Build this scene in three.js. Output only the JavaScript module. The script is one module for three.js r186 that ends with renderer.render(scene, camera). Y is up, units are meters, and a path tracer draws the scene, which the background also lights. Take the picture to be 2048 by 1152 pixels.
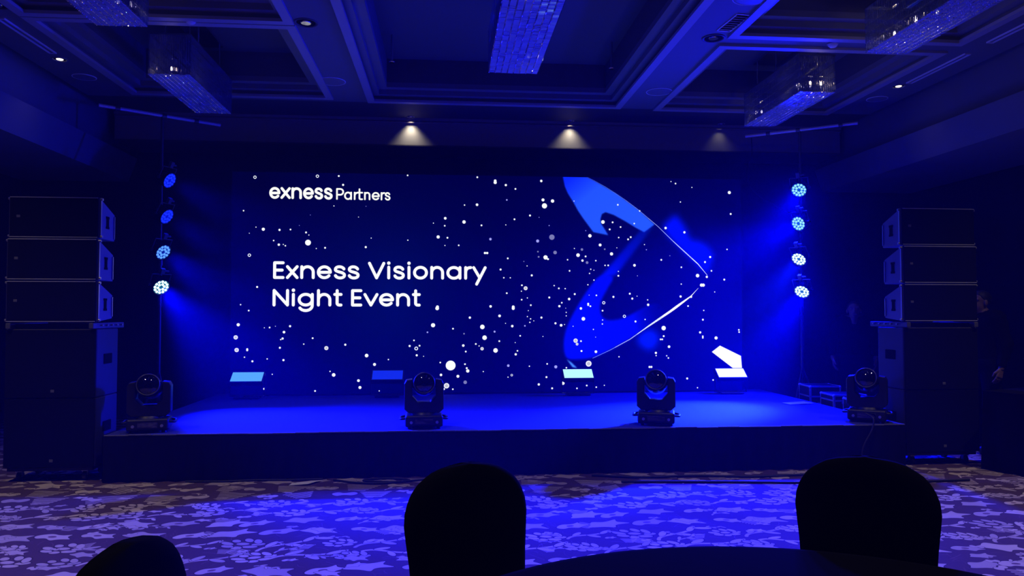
import * as THREE from 'three';
import { RoundedBoxGeometry } from 'three/addons/geometries/RoundedBoxGeometry.js';
import { mergeGeometries } from 'three/addons/utils/BufferGeometryUtils.js';
import { MarchingCubes } from 'three/addons/objects/MarchingCubes.js';
import { ImprovedNoise } from 'three/addons/math/ImprovedNoise.js';
import { RectAreaLightUniformsLib } from 'three/addons/lights/RectAreaLightUniformsLib.js';

// ---------------------------------------------------------------- camera, haze, exposure
const scene = new THREE.Scene();
scene.background = new THREE.Color(0x000000);
const camera = new THREE.PerspectiveCamera(42.0136, 2048 / 1152, 0.05, 60);
camera.rotation.order = 'YXZ';
camera.position.set(0, 1.45, 0);
camera.rotation.set(THREE.MathUtils.degToRad(1.871), THREE.MathUtils.degToRad(-5.102), 0);
const renderer = new THREE.WebGLRenderer({ antialias: true });
renderer.toneMapping = THREE.LinearToneMapping;
renderer.toneMappingExposure = 1;
renderer.shadowMap.enabled = true;
RectAreaLightUniformsLib.init();
const HAZE = 0.0072;
scene.fog = new THREE.FogExp2(new THREE.Color().setRGB(0.0016, 0.002, 0.02), HAZE);
const STAGE_BLUE = new THREE.Color().setRGB(0.0012, 0.0028, 1);
const WARM = new THREE.Color().setRGB(1, 0.78, 0.58);
const PAR_POWER = 520, PAR_ANGLE = 0.36, PAR_SPILL = 0.06;
const DOWN_POWER = 12;

// ---------------------------------------------------------------- helpers
let seed = 20240611;
const rnd = () => { seed = (seed * 1664525 + 1013904223) >>> 0; return seed / 4294967296; };
const rr = (a, b) => a + (b - a) * rnd();
const noise = new ImprovedNoise();
const taken = new Map();
function numbered(name) { const n = taken.get(name) ?? 0; taken.set(name, n + 1); return n ? `${name}_${String(n).padStart(3, '0')}` : name; }
const lit = (o) => { o.castShadow = true; o.receiveShadow = true; return o; };
function plainGeo(g) {
  const p = g.index ? g.toNonIndexed() : g.clone();
  for (const k of Object.keys(p.attributes)) if (!['position', 'normal', 'uv'].includes(k)) p.deleteAttribute(k);
  if (!p.attributes.normal) p.computeVertexNormals();
  if (!p.attributes.uv) p.setAttribute('uv', new THREE.BufferAttribute(new Float32Array(p.attributes.position.count * 2), 2));
  return p;
}
const join = (list) => (list.length === 1 ? list[0] : mergeGeometries(list.map(plainGeo)));
function obj(name, geos, material, parent = scene) {
  const m = lit(new THREE.Mesh(join([geos].flat()), material));
  m.name = parent === scene ? numbered(name) : partName(parent, name);
  parent.add(m);
  return m;
}
function partName(parent, name) {
  parent.partCount ??= new Map();
  const n = parent.partCount.get(name) ?? 0; parent.partCount.set(name, n + 1);
  return n ? `${name}_${String(n).padStart(3, '0')}` : name;
}
function share(name, geo, material, parent) {           // one more piece that shares its geometry
  const m = lit(new THREE.Mesh(geo, material)); m.name = partName(parent, name); parent.add(m); return m;
}
function tag(o, label, category, group) { o.userData = { label, category, kind: 'thing' }; if (group) o.userData.group = group; return o; }
function thing(name, label, category, pos = [0, 0, 0], turn = 0, group) {
  const o = new THREE.Group(); o.name = numbered(name); scene.add(o);
  o.position.set(...pos); o.rotation.y = turn;
  return tag(o, label, category, group);
}
function struct(name, geos, material, parent = scene) {
  const m = obj(name, geos, material, parent); if (parent === scene) m.userData = { kind: 'structure' }; return m;
}
function structGroup(name) { const o = new THREE.Group(); o.name = numbered(name); o.userData = { kind: 'structure' }; scene.add(o); return o; }
const T = (g, x = 0, y = 0, z = 0, rx = 0, ry = 0, rz = 0) => { if (rx) g.rotateX(rx); if (ry) g.rotateY(ry); if (rz) g.rotateZ(rz); return g.translate(x, y, z); };
const box = (w, h, d, x = 0, y = 0, z = 0) => new THREE.BoxGeometry(w, h, d).translate(x, y, z);
const span = (x0, x1, y0, y1, z0, z1) => box(x1 - x0, y1 - y0, z1 - z0, (x0 + x1) / 2, (y0 + y1) / 2, (z0 + z1) / 2);
const rbox = (w, h, d, r, x = 0, y = 0, z = 0, s = 2) => new RoundedBoxGeometry(w, h, d, s, r).translate(x, y, z);
const cyl = (r0, r1, h, n = 24) => new THREE.CylinderGeometry(r0, r1, h, n);
const V = (x, y, z) => new THREE.Vector3(x, y, z);
function rod(a, b, r, n = 10) {
  const d = b.clone().sub(a), g = cyl(r, r, d.length(), n);
  g.applyQuaternion(new THREE.Quaternion().setFromUnitVectors(V(0, 1, 0), d.clone().normalize()));
  return g.translate((a.x + b.x) / 2, (a.y + b.y) / 2, (a.z + b.z) / 2);
}
const tube = (pts, r, n = 40, k = 7) => new THREE.TubeGeometry(new THREE.CatmullRomCurve3(pts), n, r, k, false);
const lathe = (pts, n = 32) => new THREE.LatheGeometry(pts.map(([x, y]) => new THREE.Vector2(x, y)), n);
function extrude(pts, depth, bevel = 0, holes = []) {
  const s = new THREE.Shape(pts.map(([x, y]) => new THREE.Vector2(x, y)));
  for (const h of holes) s.holes.push(new THREE.Path(h.map(([x, y]) => new THREE.Vector2(x, y))));
  return new THREE.ExtrudeGeometry(s, { depth, bevelEnabled: bevel > 0, bevelSize: bevel, bevelThickness: bevel, bevelSegments: 2, curveSegments: 8 });
}
const std = (r, g, b, rough = 0.7, extra = {}) => new THREE.MeshStandardMaterial({ color: new THREE.Color().setRGB(r, g, b), roughness: rough, ...extra });
const glow = (r, g, b, k) => new THREE.MeshStandardMaterial({ color: 0x111111, roughness: 0.4, emissive: new THREE.Color().setRGB(r, g, b), emissiveIntensity: k });
function spot(parent, color, power, pos, target, angle, penumbra, radius = 3) {
  const l = new THREE.SpotLight(color, power, 0, angle, penumbra, 2);
  l.position.set(...pos); l.target.position.set(...target); l.castShadow = true; l.shadow.radius = radius; l.shadow.mapSize.set(1024, 1024);
  l.name = 'spot_light'; l.target.name = 'aim'; parent.add(l, l.target); return l;
}
function dataTexture(n, f, repeat) {
  const d = new Uint8Array(n * n * 4);
  for (let y = 0; y < n; y++) for (let x = 0; x < n; x++) { const v = f(x / n, y / n) * 255; d.set([v, v, v, 255], (y * n + x) * 4); }
  const t = new THREE.DataTexture(d, n, n); t.wrapS = t.wrapT = THREE.RepeatWrapping; t.magFilter = THREE.LinearFilter; t.repeat.set(...repeat); t.needsUpdate = true; return t;
}
const loopNoise = (u, v, k, z = 0) => { const a = noise.noise(u * k, v * k, z), b = noise.noise((u - 1) * k, v * k, z), c = noise.noise(u * k, (v - 1) * k, z), d = noise.noise((u - 1) * k, (v - 1) * k, z); return (a * (1 - u) + b * u) * (1 - v) + (c * (1 - u) + d * u) * v; };
const clothBump = dataTexture(256, (u, v) => 0.5 + 0.25 * loopNoise(u, v, 6) + 0.2 * loopNoise(u, v, 60, 3) + 0.06 * Math.sin(u * 256 * Math.PI), [3, 3]);

// ---------------------------------------------------------------- materials
const matte = (r, g, b, extra = {}) => new THREE.MeshPhysicalMaterial({ color: new THREE.Color().setRGB(r, g, b), roughness: 0.95, specularIntensity: 0.12, ...extra });
const M = {
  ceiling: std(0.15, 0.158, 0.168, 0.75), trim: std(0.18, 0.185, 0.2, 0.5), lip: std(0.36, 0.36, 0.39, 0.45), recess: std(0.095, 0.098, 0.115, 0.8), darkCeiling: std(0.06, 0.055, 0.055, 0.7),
  wall: std(0.014, 0.013, 0.015, 0.8), bulkhead: std(0.22, 0.215, 0.2, 0.7), wood: std(0.05, 0.03, 0.022, 0.55),
  skirt: matte(0.006, 0.006, 0.008), edge: std(0.1, 0.1, 0.13, 0.6),
  black: std(0.006, 0.006, 0.007, 0.42), blackGloss: std(0.005, 0.005, 0.006, 0.22), speaker: std(0.02, 0.02, 0.022, 0.55), grille: matte(0.006, 0.006, 0.007),
  sideGrey: std(0.07, 0.07, 0.08, 0.6), arrayBox: std(0.15, 0.15, 0.17, 0.6), subBox: std(0.03, 0.03, 0.034, 0.7), steel: std(0.45, 0.45, 0.47, 0.35, { metalness: 0.9 }), darkSteel: std(0.1, 0.1, 0.11, 0.4, { metalness: 0.8 }), alu: std(0.62, 0.62, 0.65, 0.4, { metalness: 0.35 }),
  spandex: matte(0.004, 0.004, 0.005, { bumpMap: clothBump, bumpScale: 0.0006 }), tableCloth: matte(0.004, 0.004, 0.006, { bumpMap: clothBump, bumpScale: 0.001 }),
  white: std(0.7, 0.7, 0.72, 0.7), label: std(0.12, 0.12, 0.13, 0.5), caseBoard: std(0.015, 0.015, 0.02, 0.45), paper: std(0.75, 0.74, 0.72, 0.8),
  cable: std(0.006, 0.006, 0.007, 0.6), skin: std(0.2, 0.115, 0.08, 0.55), hair: std(0.01, 0.008, 0.007, 0.6), cloth: matte(0.004, 0.004, 0.006), denim: matte(0.006, 0.007, 0.011), shoe: std(0.01, 0.01, 0.01, 0.4),
  bead: std(0.85, 0.87, 0.92, 0.12, { metalness: 0.9 }),
  chrome: std(0.75, 0.75, 0.77, 0.12, { metalness: 1 }),
  lens: new THREE.MeshPhysicalMaterial({ color: 0x050507, roughness: 0.04, clearcoat: 1, clearcoatRoughness: 0.02 }),
  crystal: new THREE.MeshPhysicalMaterial({ color: new THREE.Color().setRGB(0.55, 0.62, 0.9), roughness: 0.22, transmission: 0.35, thickness: 0, ior: 1.55 }),
  crystalDrop: new THREE.MeshPhysicalMaterial({ color: new THREE.Color().setRGB(0.55, 0.6, 0.85), roughness: 0.05, transmission: 0.94, thickness: 0, ior: 1.6 }),
};

// ---------------------------------------------------------------- carpet of the hall
function carpetMaterial() {
  const N = 2048, c = document.createElement('canvas'); c.width = c.height = N;
  const x = c.getContext('2d');
  x.fillStyle = 'rgb(72,47,60)'; x.fillRect(0, 0, N, N);
  const wrap = (cx, cy, r, draw) => { for (const dx of [-N, 0, N]) for (const dy of [-N, 0, N]) if (cx + dx > -r && cx + dx < N + r && cy + dy > -r && cy + dy < N + r) { x.save(); x.translate(cx + dx, cy + dy); draw(); x.restore(); } };
  x.lineCap = 'round';
  for (let i = 0; i < 900; i++) {                          // faint woven tendrils in the ground
    const a = rr(0, 6.3), l = rr(20, 60), t = rr(0.12, 0.4), dark = rnd() < 0.6, px = rnd() * N, py = rnd() * N, b = rr(-30, 30);
    wrap(px, py, 90, () => { x.rotate(a); x.strokeStyle = dark ? `rgba(52,36,50,${t})` : `rgba(128,98,108,${t})`; x.lineWidth = 5; x.beginPath(); x.moveTo(-l, 0); x.quadraticCurveTo(0, b, l, 0); x.stroke(); });
  }
  const PALE = ['rgb(178,164,156)', 'rgb(166,152,148)', 'rgb(186,172,160)'], DARK = 'rgb(48,32,44)';
  const blob = (pts) => { x.beginPath(); const n = pts.length; for (let i = 0; i < n; i++) { const p = pts[i], q = pts[(i + 1) % n], m = [(p[0] + q[0]) / 2, (p[1] + q[1]) / 2]; i ? x.quadraticCurveTo(p[0], p[1], m[0], m[1]) : x.moveTo((pts[n - 1][0] + p[0]) / 2, (pts[n - 1][1] + p[1]) / 2), i || x.quadraticCurveTo(p[0], p[1], m[0], m[1]); } x.closePath(); x.fill(); x.lineWidth = 5; x.strokeStyle = DARK; x.stroke(); };
  const motifs = [
    () => { for (let i = 0; i < 8; i++) { const a = i * 0.785 + 0.2; x.save(); x.translate(Math.cos(a) * 88, Math.sin(a) * 66); x.rotate(a * 0.25 - 0.2); x.beginPath(); x.ellipse(0, 0, 40 + 8 * Math.sin(i * 2.1), 24, 0, 0, 6.3); x.fill(); x.lineWidth = 6; x.strokeStyle = DARK; x.stroke(); x.restore(); } x.beginPath(); x.ellipse(0, 0, 36, 22, 0.2, 0, 6.3); x.fill(); },
    () => { const p = []; for (let i = 0; i < 13; i++) { const a = i / 13 * 6.283, r = (i % 2 ? 150 : 112) * (0.85 + 0.3 * Math.sin(i * 2.4)); p.push([Math.cos(a) * r * 1.25, Math.sin(a) * r * 0.62]); } blob(p); },
    () => { for (let i = 0; i < 6; i++) { x.strokeStyle = x.fillStyle; x.lineWidth = 15; x.beginPath(); x.moveTo(-120 + i * 12, i * 34 - 85); x.bezierCurveTo(-40, i * 34 - 110, 40, i * 34 - 60, 130 - i * 14, i * 34 - 92); x.stroke(); } },
    () => { x.strokeStyle = x.fillStyle; x.lineWidth = 24; x.beginPath(); x.moveTo(-190, 50); x.bezierCurveTo(-110, -60, 40, 80, 190, -50); x.stroke(); for (const [a, b, d] of [[-120, -5, -0.7], [-10, 12, 0.8], [100, 5, -0.6], [180, -20, 0.6]]) { x.save(); x.translate(a, b); x.rotate(d); x.beginPath(); x.ellipse(46, 0, 60, 25, 0, 0, 6.3); x.fill(); x.lineWidth = 5; x.strokeStyle = DARK; x.stroke(); x.restore(); } },
    () => { blob([[-130, 10], [-60, -58], [20, -30], [80, -70], [70, -16], [140, 20], [60, 34], [30, 72], [-30, 30], [-80, 60]]); x.beginPath(); x.ellipse(-12, 2, 26, 16, 0, 0, 6.3); x.fillStyle = 'rgb(104,76,90)'; x.fill(); },
    () => { blob([[-90, -20], [-30, -70], [10, -20], [80, -60], [120, 0], [70, 60], [10, 24], [-40, 66]]); },
  ];
  const cells = 9;
  for (let i = 0; i < cells; i++) for (let j = 0; j < cells + 1; j++) {
    const k = (i * 3 + j * 5 + (j % 2)) % 6, px = (i + 0.5 + (j % 2) * 0.5 + rr(-0.16, 0.16)) * N / cells, py = (j + 0.5 + rr(-0.14, 0.14)) * N / (cells + 1), a = rr(-0.5, 0.5), s = rr(0.7, 0.95), tone = PALE[(i + j) % 3];
    wrap(px, py, 300, () => { x.rotate(a); x.scale(s, s); x.fillStyle = tone; motifs[k](); });
  }
  for (let i = 0; i < 130; i++) { const px = rnd() * N, py = rnd() * N, a = rr(-0.6, 0.6), s = rr(0.25, 0.5), k = [1, 4, 5, 3, 2][i % 5], tone = PALE[i % 3]; wrap(px, py, 140, () => { x.rotate(a); x.scale(s, s); x.fillStyle = tone; motifs[k](); }); }
  const t = new THREE.CanvasTexture(c); t.colorSpace = THREE.SRGBColorSpace; t.wrapS = t.wrapT = THREE.RepeatWrapping; t.repeat.set(1 / 2.5, 1 / 2.5);
  const pile = dataTexture(256, () => rnd(), [4, 4]);
  return new THREE.MeshStandardMaterial({ map: t, roughness: 0.95, bumpMap: pile, bumpScale: 0.0012 });
}

// ---------------------------------------------------------------- room shell
const X0 = -5.9, X1 = 7.2, ZB = -11, ZF = 5, HC = 4.1;
{
  const g = new THREE.PlaneGeometry(X1 - X0 + 0.4, ZF - ZB + 0.4).rotateX(-Math.PI / 2).translate((X0 + X1) / 2, 0, (ZF + ZB) / 2);
  const p = g.attributes.position, uv = g.attributes.uv;
  for (let i = 0; i < p.count; i++) uv.setXY(i, p.getX(i), -p.getZ(i));
  struct('floor', g, carpetMaterial());
  struct('wall_left', span(X0 - 0.2, X0, 0, 5, ZB, ZF), M.wall);
  struct('wall_right', span(X1, X1 + 0.2, 0, 5, ZB, ZF), M.wall);
  struct('wall_back', span(X0 - 0.2, X1 + 0.2, 0, 5, ZB - 0.2, ZB), M.wall);
  struct('wall_front', span(X0 - 0.2, X1 + 0.2, 0, 5, ZF, ZF + 0.2), M.wall);
  for (const [n, a, b] of [['baseboard_left', X0, X0 + 0.02], ['baseboard_right', X1 - 0.02, X1]]) struct(n, span(a, b, 0, 0.14, ZB, ZF), M.wood);
}
// coffers: [x0, x1, z0 (far), z1 (near)]
const COFFERS = [[-0.92, 2.2, -9.4, 3.9], [-3.72, -1.43, -9.3, -7.0], [2.74, 5.02, -9.45, -7.15], [-3.72, -1.43, -6.88, 3.9], [2.74, 5.02, -6.85, 3.9]];
{
  const ceil = structGroup('ceiling');
  const SX0 = -4.35, SX1 = 5.65, rect = (x0, x1, z0, z1) => [[x0, -z0], [x1, -z0], [x1, -z1], [x0, -z1]];
  const plate = (outer, holes, y, t) => extrude(rect(...outer), t, 0, holes.map((h) => rect(...h))).rotateX(-Math.PI / 2).translate(0, y, 0);
  obj('soffit', plate([SX0, SX1, -9.5, ZF], COFFERS.map((c) => [c[0], c[1], Math.max(c[2], -9.49), c[3]]), HC, 0.05), M.ceiling, ceil);
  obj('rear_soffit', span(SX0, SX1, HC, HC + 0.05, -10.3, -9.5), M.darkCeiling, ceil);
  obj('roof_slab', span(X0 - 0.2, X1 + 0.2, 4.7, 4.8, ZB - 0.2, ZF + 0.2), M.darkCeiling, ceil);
  for (const [x0, x1, z0, z1] of COFFERS) {
    const s = 0.1, frame = (i, y, h) => plate([x0 + i * s - 0.03, x1 - i * s + 0.03, z0 + i * s - 0.03, z1 - i * s + 0.03], [[x0 + (i + 1) * s, x1 - (i + 1) * s, z0 + (i + 1) * s, z1 - (i + 1) * s]], y, h);
    const f = obj('coffer_frame', [frame(0, HC + 0.05, 0.06), frame(1, HC + 0.11, 0.06)], M.trim, ceil);
    obj('lip_moulding', plate([x0 - 0.05, x1 + 0.05, z0 - 0.05, z1 + 0.05], [[x0 + 0.035, x1 - 0.035, z0 + 0.035, z1 - 0.035]], HC - 0.025, 0.03), M.lip, f);
    const a = x0 + 0.2, b = x1 - 0.2, c = z0 + 0.2, d = z1 - 0.2;
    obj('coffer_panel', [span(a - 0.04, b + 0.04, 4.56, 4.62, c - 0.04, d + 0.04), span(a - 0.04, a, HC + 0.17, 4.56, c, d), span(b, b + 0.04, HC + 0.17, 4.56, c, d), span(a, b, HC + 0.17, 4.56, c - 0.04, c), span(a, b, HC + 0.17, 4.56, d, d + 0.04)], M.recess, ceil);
  }
  // side bulkheads that step down towards the walls
  for (const [sgn, xe, xw] of [[-1, SX0, X0], [1, SX1, X1]]) {
    const g = extrude([[0.1, 4.2], [0.1, 3.66], [0, 3.63], [0.06, 3.46], [0.12, 3.3], [Math.abs(xw - xe), 3.3], [Math.abs(xw - xe), 4.2]].map(([u, v]) => [u, v]), ZF - ZB);
    if (sgn < 0) g.scale(-1, 1, 1), g.index || flip(g);
    struct(sgn < 0 ? 'trim_1' : 'trim_2', g.translate(xe, 0, ZB), M.ceiling);
  }
  // bulkhead over the stage with its stepped cornice
  const bh = structGroup('wall_stage_bulkhead');
  obj('face', [span(SX0, SX1, 3.735, 4.7, -10.4, -10.25)], M.bulkhead, bh);
  obj('cornice', [span(SX0, SX1, 4.065, 4.1, -10.25, -10.215), span(SX0, SX1, 4.035, 4.05, -10.25, -10.225)], M.bulkhead, bh);
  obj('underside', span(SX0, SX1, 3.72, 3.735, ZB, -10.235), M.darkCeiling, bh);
}
function flip(g) { const p = g.attributes.position.array, n = g.attributes.normal.array; for (let i = 0; i < p.length; i += 9) for (let k = 0; k < 3; k++) { let t = p[i + 3 + k]; p[i + 3 + k] = p[i + 6 + k]; p[i + 6 + k] = t; t = n[i + 3 + k]; n[i + 3 + k] = n[i + 6 + k]; n[i + 6 + k] = t; } }

// ---------------------------------------------------------------- stage
{
  const st = thing('stage', 'low wide stage with blue carpet top and black skirt in front of the screen', 'stage', [0, 0, 0]);
  const deck = new THREE.PlaneGeometry(7.2, 3.25, 72, 30).rotateX(-Math.PI / 2).translate(0.7, 0, -8.355);
  const p = deck.attributes.position;
  for (let i = 0; i < p.count; i++) p.setY(i, 0.4 + 0.0035 * noise.noise(p.getX(i) * 1.7, p.getZ(i) * 1.7, 4));
  deck.computeVertexNormals();
  obj('carpet_top', [deck], std(0.018, 0.022, 0.085, 0.9, { bumpMap: dataTexture(256, () => rnd(), [14, 6]), bumpScale: 0.002 }), st);
  obj('frame', span(-2.88, 4.28, 0.02, 0.385, -9.96, -6.76), M.black, st);
  const skirt = (len, pleats) => {                       // gathered cloth, along +x, facing +z
    const g = new THREE.PlaneGeometry(len, 0.385, pleats * 6, 6), q = g.attributes.position;
    for (let i = 0; i < q.count; i++) { const u = q.getX(i) / len + 0.5, v = 0.5 - q.getY(i) / 0.385; q.setZ(i, (0.006 + 0.012 * v) * Math.sin(u * pleats * 6.283 + noise.noise(u * 20, v, 1) * 2)); }
    g.computeVertexNormals(); return g.translate(0, 0.1935, 0);
  };
  obj('skirt', skirt(7.2, 40).translate(0.7, 0, -6.715), M.skirt, st);
  obj('skirt', skirt(3.2, 18).rotateY(-Math.PI / 2).translate(-2.925, 0, -8.36), M.skirt, st);
  obj('skirt', skirt(3.2, 18).rotateY(Math.PI / 2).translate(4.325, 0, -8.36), M.skirt, st);
  const lip = []; for (let i = 0; i < 36; i++) lip.push(rbox(0.2, 0.012, 0.02, 0.004, -2.8 + i * 0.2, 0.398 + rr(-0.002, 0.003), -6.728 + rr(-0.003, 0.003), 1));
  obj('edge_trim', lip, M.edge, st).userData.label = 'grey carpet edge along the stage front';
}

// ---------------------------------------------------------------- LED screen
const SCR = { x0: -2.68, x1: 3.94, y0: 0.42, y1: 3.23, z: -9.7 };
function screenTexture() {
  const W = 2048, H = 869, c = document.createElement('canvas'); c.width = W; c.height = H;
  const x = c.getContext('2d');
  const wash = (cx, cy, r, col) => { const g = x.createRadialGradient(cx, cy, 0, cx, cy, r); g.addColorStop(0, col); g.addColorStop(1, 'rgba(0,0,60,0)'); x.fillStyle = g; x.fillRect(0, 0, W, H); };
  x.fillStyle = 'rgb(0,0,40)'; x.fillRect(0, 0, W, H);
  wash(620, 470, 620, 'rgba(0,12,84,0.85)'); wash(1500, 650, 900, 'rgba(0,0,95,0.8)'); wash(1950, 700, 600, 'rgba(0,0,110,0.8)'); wash(60, 620, 420, 'rgba(0,0,90,0.7)'); wash(100, 60, 420, 'rgba(0,0,22,0.9)');
  const poly = (p) => { x.beginPath(); for (let i = 0; i < p.length; i += 2) i ? x.lineTo(p[i], p[i + 1]) : x.moveTo(p[i], p[i + 1]); x.closePath(); };
  const smooth = (p) => { const n = p.length / 2, P = (i) => [p[((i + n) % n) * 2], p[((i + n) % n) * 2 + 1]]; x.beginPath(); for (let i = 0; i < n; i++) { const a = P(i), b = P(i + 1), m = [(a[0] + b[0]) / 2, (a[1] + b[1]) / 2]; if (!i) { const z = P(-1); x.moveTo((z[0] + a[0]) / 2, (z[1] + a[1]) / 2); } x.quadraticCurveTo(a[0], a[1], m[0], m[1]); } x.closePath(); };
  const grad = (x0, y0, x1, y1, ...stops) => { const g = x.createLinearGradient(x0, y0, x1, y1); stops.forEach(([o, col]) => g.addColorStop(o, col)); return g; };
  // abstract ribbon arrow
  x.filter = 'blur(14px)';
  x.fillStyle = 'rgb(0,14,250)'; poly([1715, 194, 1767, 147, 1780, 151, 1814, 197, 1840, 256, 1866, 252, 1909, 277, 1935, 315, 1912, 382, 1899, 391, 1805, 303, 1736, 236]); x.fill();
  x.fillStyle = 'rgb(0,24,250)'; smooth([1593, 659, 1661, 608, 1706, 646, 1683, 699, 1646, 707]); x.fill();
  x.filter = 'blur(7px)';
  x.fillStyle = grad(1660, 205, 1480, 410, [0, 'rgb(0,14,130)'], [0.6, 'rgb(0,10,190)'], [1, 'rgb(0,14,245)']); poly([1684, 192, 1622, 216, 1445, 419, 1524, 398]); x.fill();
  x.filter = 'blur(4px)';
  x.fillStyle = grad(1400, 600, 1740, 520, [0, 'rgb(0,10,238)'], [0.55, 'rgb(0,8,225)'], [1, 'rgba(0,4,150,0)']);
  smooth([1453, 398, 1419, 438, 1379, 496, 1338, 566, 1314, 618, 1304, 671, 1309, 723, 1325, 741, 1378, 741, 1425, 735, 1498, 702, 1579, 659, 1656, 606, 1738, 553, 1693, 504, 1634, 531, 1566, 568, 1521, 581, 1472, 581, 1454, 544, 1459, 504, 1486, 456, 1522, 398]); x.fill();
  x.filter = 'blur(2px)';
  x.fillStyle = grad(1340, 0, 1560, 260, [0, 'rgb(10,40,255)'], [0.3, 'rgb(34,84,255)'], [1, 'rgb(36,88,255)']);
  poly([1304, -2, 1400, -2, 1434, 14, 1523, 64, 1617, 131, 1684, 190, 1640, 222, 1608, 206, 1561, 178, 1514, 153, 1480, 142, 1465, 150, 1459, 170, 1461, 188, 1476, 211, 1491, 236, 1429, 224, 1408, 196, 1387, 168, 1366, 137, 1349, 106, 1324, 66, 1312, 38]); x.fill();
  x.fillStyle = 'rgb(70,140,255)'; poly([1318, 739, 1342, 771, 1362, 775, 1338, 752]); x.fill();
  x.filter = 'none';
  const stroke = (p, widths, cols) => { const n = p.length / 2; x.lineCap = 'round'; for (let i = 0; i < n - 1; i++) for (let k = 0; k < 12; k++) { const f = (i + k / 12) / (n - 1), t = k / 12, a = Math.min(widths.length - 1.001, f * (widths.length - 1)), b = Math.floor(a), w = widths[b] + (widths[b + 1] - widths[b]) * (a - b), q = cols[Math.min(cols.length - 1, Math.floor(f * cols.length))]; x.strokeStyle = q; x.lineWidth = w; x.beginPath(); x.moveTo(p[2 * i] + (p[2 * i + 2] - p[2 * i]) * t, p[2 * i + 1] + (p[2 * i + 3] - p[2 * i + 1]) * t); x.lineTo(p[2 * i] + (p[2 * i + 2] - p[2 * i]) * (t + 0.085), p[2 * i + 1] + (p[2 * i + 3] - p[2 * i + 1]) * (t + 0.085)); x.stroke(); } };
  stroke([1400, -2, 1434, 14, 1481, 39, 1561, 90, 1617, 131, 1698, 198, 1762, 259, 1818, 309, 1865, 351, 1904, 397], [0.8, 1, 1.2, 1.5, 1.8, 2.4, 4, 3.5, 1.4], ['rgb(90,120,255)', 'rgb(110,140,255)', 'rgb(130,150,255)', 'rgb(170,180,255)', 'rgb(200,205,255)', 'rgb(240,245,255)']);
  stroke([1425, 735, 1498, 702, 1579, 659, 1656, 606, 1747, 546, 1834, 484, 1866, 450], [2, 2.5, 3, 3.5, 8, 10, 3, 1], ['rgb(110,130,255)', 'rgb(170,180,255)', 'rgb(225,235,255)', 'rgb(255,255,255)', 'rgb(255,255,255)']);
  x.fillStyle = 'rgb(255,255,255)'; poly([1955, 686, 2044, 729, 2048, 782, 2010, 780, 1920, 712]); x.fill();
  // floating specks
  const dots = (list, f) => { for (let i = 0; i < list.length; i += 3) f(list[i], list[i + 1], list[i + 2]); };
  const disc = (col) => (a, b, r) => { x.fillStyle = col; x.beginPath(); x.ellipse(a, b, r * 0.92, r * 0.92, 0, 0, 6.3); x.fill(); };
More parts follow.
